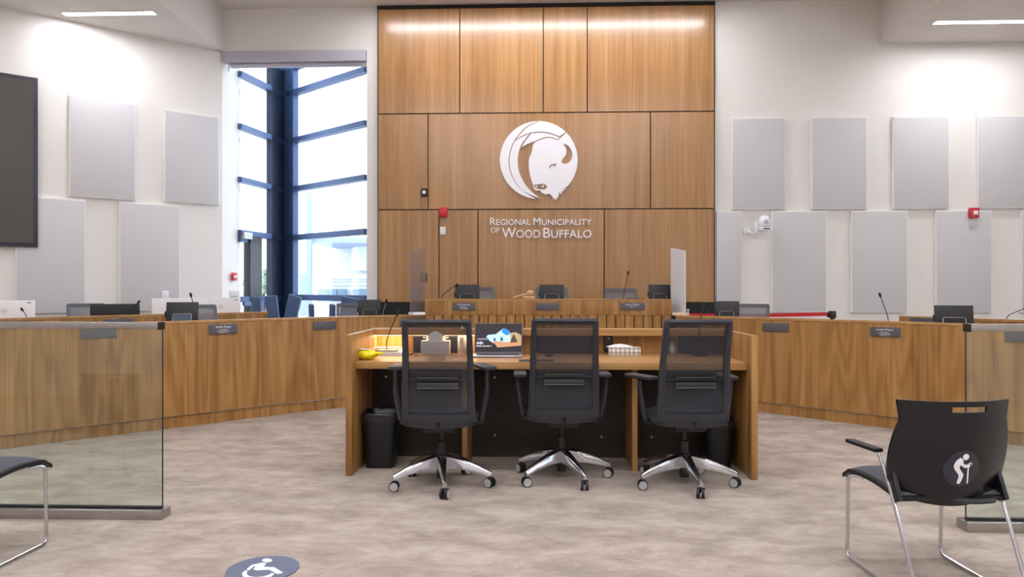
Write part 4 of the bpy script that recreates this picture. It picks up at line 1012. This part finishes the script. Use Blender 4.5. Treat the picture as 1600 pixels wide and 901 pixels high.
# ================================================================ VISITOR CHAIRS
def visitor(label, loc, rz, arms, sticker):
    T = thing('visitor_chair', label, 'chair', loc, rz, 'visitor chairs in front')
    def sh(u, v):     # u across, v up
        hwid = .222 + .026 * math.sin(PI * min(1, v * 1.25)) ** .8 + (.012 if v > .8 else 0) * (v - .8) / .2
        x = (u * 2 - 1) * hwid; zz = .40 + .40 * v - .035 * (1 - (u * 2 - 1) ** 2) * (1 - v) * 1 + .0
        y = -.125 - .075 * v ** 1.3 - .025 * math.sin(PI * v) + .085 * (x / .25) ** 2
        return (x, y, zz)
    # shell with hand slot
    nu, nv = 28, 20; b = B(); V = [[Vector(sh(i / nu, j / nv)) for j in range(nv + 1)] for i in range(nu + 1)]
    hole = lambda i, j: 11 <= i <= 19 and j == 18
    F_ = [[b.bm.verts.new(p) for p in r] for r in V]; G_ = [[b.bm.verts.new(p + Vector((0, .012, 0))) for p in r] for r in V]
    cells = {(i, j) for i in range(nu) for j in range(nv) if not hole(i, j)}
    for i, j in cells:
        b.bm.faces.new((F_[i][j], F_[i + 1][j], F_[i + 1][j + 1], F_[i][j + 1])); b.bm.faces.new((G_[i][j], G_[i][j + 1], G_[i + 1][j + 1], G_[i + 1][j]))
        for (di, dj, a, c) in ((-1, 0, (i, j), (i, j + 1)), (1, 0, (i + 1, j + 1), (i + 1, j)), (0, -1, (i + 1, j), (i, j)), (0, 1, (i, j + 1), (i + 1, j + 1))):
            if (i + di, j + dj) not in cells: b.bm.faces.new((F_[a[0]][a[1]], F_[c[0]][c[1]], G_[c[0]][c[1]], G_[a[0]][a[1]]))
    b.put('back_shell', mat('chair_shell_black', (12, 14, 19), .26, amt=.05), T, ang=50)
    # seat
    def st(u, v, z): 
        x = (u - .5) * .455; y = -.12 + .46 * v
        zz = .405 + .03 * math.sin(PI * min(1, v * 1.1)) ** 1 * .6 + .018 * v - .05 * max(0, (v - .88)) / .12 * .7
        return (x, y, zz + z)
    B().grid(lambda u, v: st(u, v, -.02), 12, 16, .018, (0, 0, 1)).put('seat_pan', BLACK, T, ang=50)
    B().grid(lambda u, v: st(.03 + .94 * u, .03 + .93 * v, .002 + .014 * (1 - abs(2 * u - 1) ** 6) * (1 - abs(2 * v - 1) ** 6)), 14, 16, -.006, (0, 0, 1)).put('seat_cushion', GREYF, T, ang=60)
    for s in (-1, 1):
        X = s * .222; XA = s * .240
        pts = [(XA, .24, .547), (XA, .0, .557), (X * 1.04, -.07, .43), (X, -.27, .012), (X, .305, .012), (X, .295, .395), (X * .8, .24, .388)]
        if not arms: pts = [(X * 1.03, -.10, .62), (X, -.27, .012), (X, .305, .012), (X, .295, .395), (X * .8, .24, .388)]
        B().tube([Vector(p) for p in pts][(1 if arms else 0):], .0085, 10, sm=.035).put('sled_frame', CHROME, T)
        if arms: B().box((XA, .125, .562), (.042, .25, .018), (math.radians(-2), 0, 0), bev=.007, seg=3).put('arm_pad', BLACK, T)
        B().box((X * 1.0, -.085, .44), (.02, .05, .13), (math.radians(-25), 0, 0), bev=.006).put('side_bracket', BLACK, T)
    B().tube([Vector(sh(.20 + .45 * k / 8, .02)) + Vector((.1, -.008, .012)) * 1 for k in range(9)], .012, 8).put('lumbar_bar', CHARC, T)
    if sticker:
        # round sticker: disc and figure follow the shell
        def inv(x, z, off):
            u_ = None; v = (z - .40) / .40
            for _ in range(12):
                hwid = .222 + .026 * math.sin(PI * min(1, max(v, 0) * 1.25)) ** .8; uu = (x / hwid + 1) / 2
                v = (z - .40 + .035 * (1 - (uu * 2 - 1) ** 2) * (1 - v)) / .40; v = max(0, min(1, v))
            p = Vector(sh(uu, v)); return Vector((x, p.y - off, z))
        SC = (.008, .528)
        def press(loops, name, m_, off, par):
            me = curve_mesh(loops, .0006)
            bm = bmesh.new(); bm.from_mesh(me)
            for v in bm.verts: v.co = inv(v.co.x + SC[0], v.co.y + SC[1], off + (-v.co.z))
            bm.to_mesh(me); bm.free(); return place(me, name, m_, par, smooth=False)
        R_ = .076
        b = B(); rings = [[inv(SC[0] + R_ * r * math.cos(2 * PI * k / 40), SC[1] + R_ * r * math.sin(2 * PI * k / 40), .0015) for k in range(40)] for r in (1, .66, .33, .02)]
        b.loft(rings, cap=False); b.bm.faces.new(b.bm.verts[-40:]) if False else None
        dk = b.put('sticker', mat('sticker_navy', (42, 46, 60), .35), T)
        sc_ = R_ / 318.0; ctr = (442, 455)
        def m(P): return [((x - ctr[0]) * sc_, -(y - ctr[1]) * sc_) for x, y in P]
        body = cr([(380, 258), (432, 300), (438, 345), (470, 382), (550, 378), (575, 400), (560, 425), (490, 440), (450, 425), (400, 395), (388, 440), (425, 495), (472, 560), (462, 640), (440, 710), (412, 727), (382, 700), (395, 580), (340, 505), (295, 440), (290, 380), (320, 310)], 3)
        press([m(body)], 'walking_figure', LOGOW, .003, dk)
        press([m(circ(0, 350, 20, 54, (474, 248)))], 'walking_figure', LOGOW, .003, dk)
        press([m([(528, 425), (552, 425), (585, 718), (560, 722)])], 'walking_figure', LOGOW, .003, dk)
        press([m(circ(160, 0, 10, 40, (568, 388)) + circ(0, 160, 10, 26, (568, 392)))], 'walking_figure', LOGOW, .003, dk)
    return T
p = c2r(1.790, 3.12); visitor('black armchair on chrome sled legs with a walking-stick sticker, right foreground', (p.x, p.y, 0), YAW + math.radians(2.4), True, True)
p = c2r(-2.51, 3.30); visitor('black visitor chair cut off by the left picture edge', (p.x, p.y, 0), YAW - math.radians(3.0), False, False)

# --- floor sticker with wheelchair symbol
fc = at_z(411, 887.5, .004); fs = thing('floor_sticker', 'round slate-blue wheelchair sticker on the carpet', 'floor sticker', (fc.x, fc.y, .002))
b = B(); b.cyl((0, 0, 0), (0, 0, .003), .156, n=64); b.put('disc', mat('sticker_slate', (92, 98, 122), .5, amt=.03), fs)
def fm(x, y): p = at_z(340 + x / 10.667, 850 + y / 10.667, .005); return (p.x - fc.x, p.y - fc.y)
def fplate(loop):
    place(curve_mesh([[fm(*q) for q in loop]], .001), 'wheelchair_symbol', mat('sticker_white', (236, 238, 250), .5), fs, smooth=False, loc=(0, 0, .004))
fplate([(825 + 84 * math.cos(2 * PI * k / 20), 265 + 31 * math.sin(2 * PI * k / 20)) for k in range(20)])
fplate([(735, 305), (815, 312), (765, 374), (945, 380), (1085, 465), (1070, 480), (990, 490), (865, 420), (640, 432), (595, 412), (640, 362), (600, 368), (520, 432), (482, 415), (560, 345)])
fplate([(455, 438), (500, 438), (480, 490), (530, 530), (640, 545), (760, 535), (860, 505), (900, 475), (950, 485), (900, 530), (780, 572), (640, 590), (500, 575), (420, 530), (405, 480)])
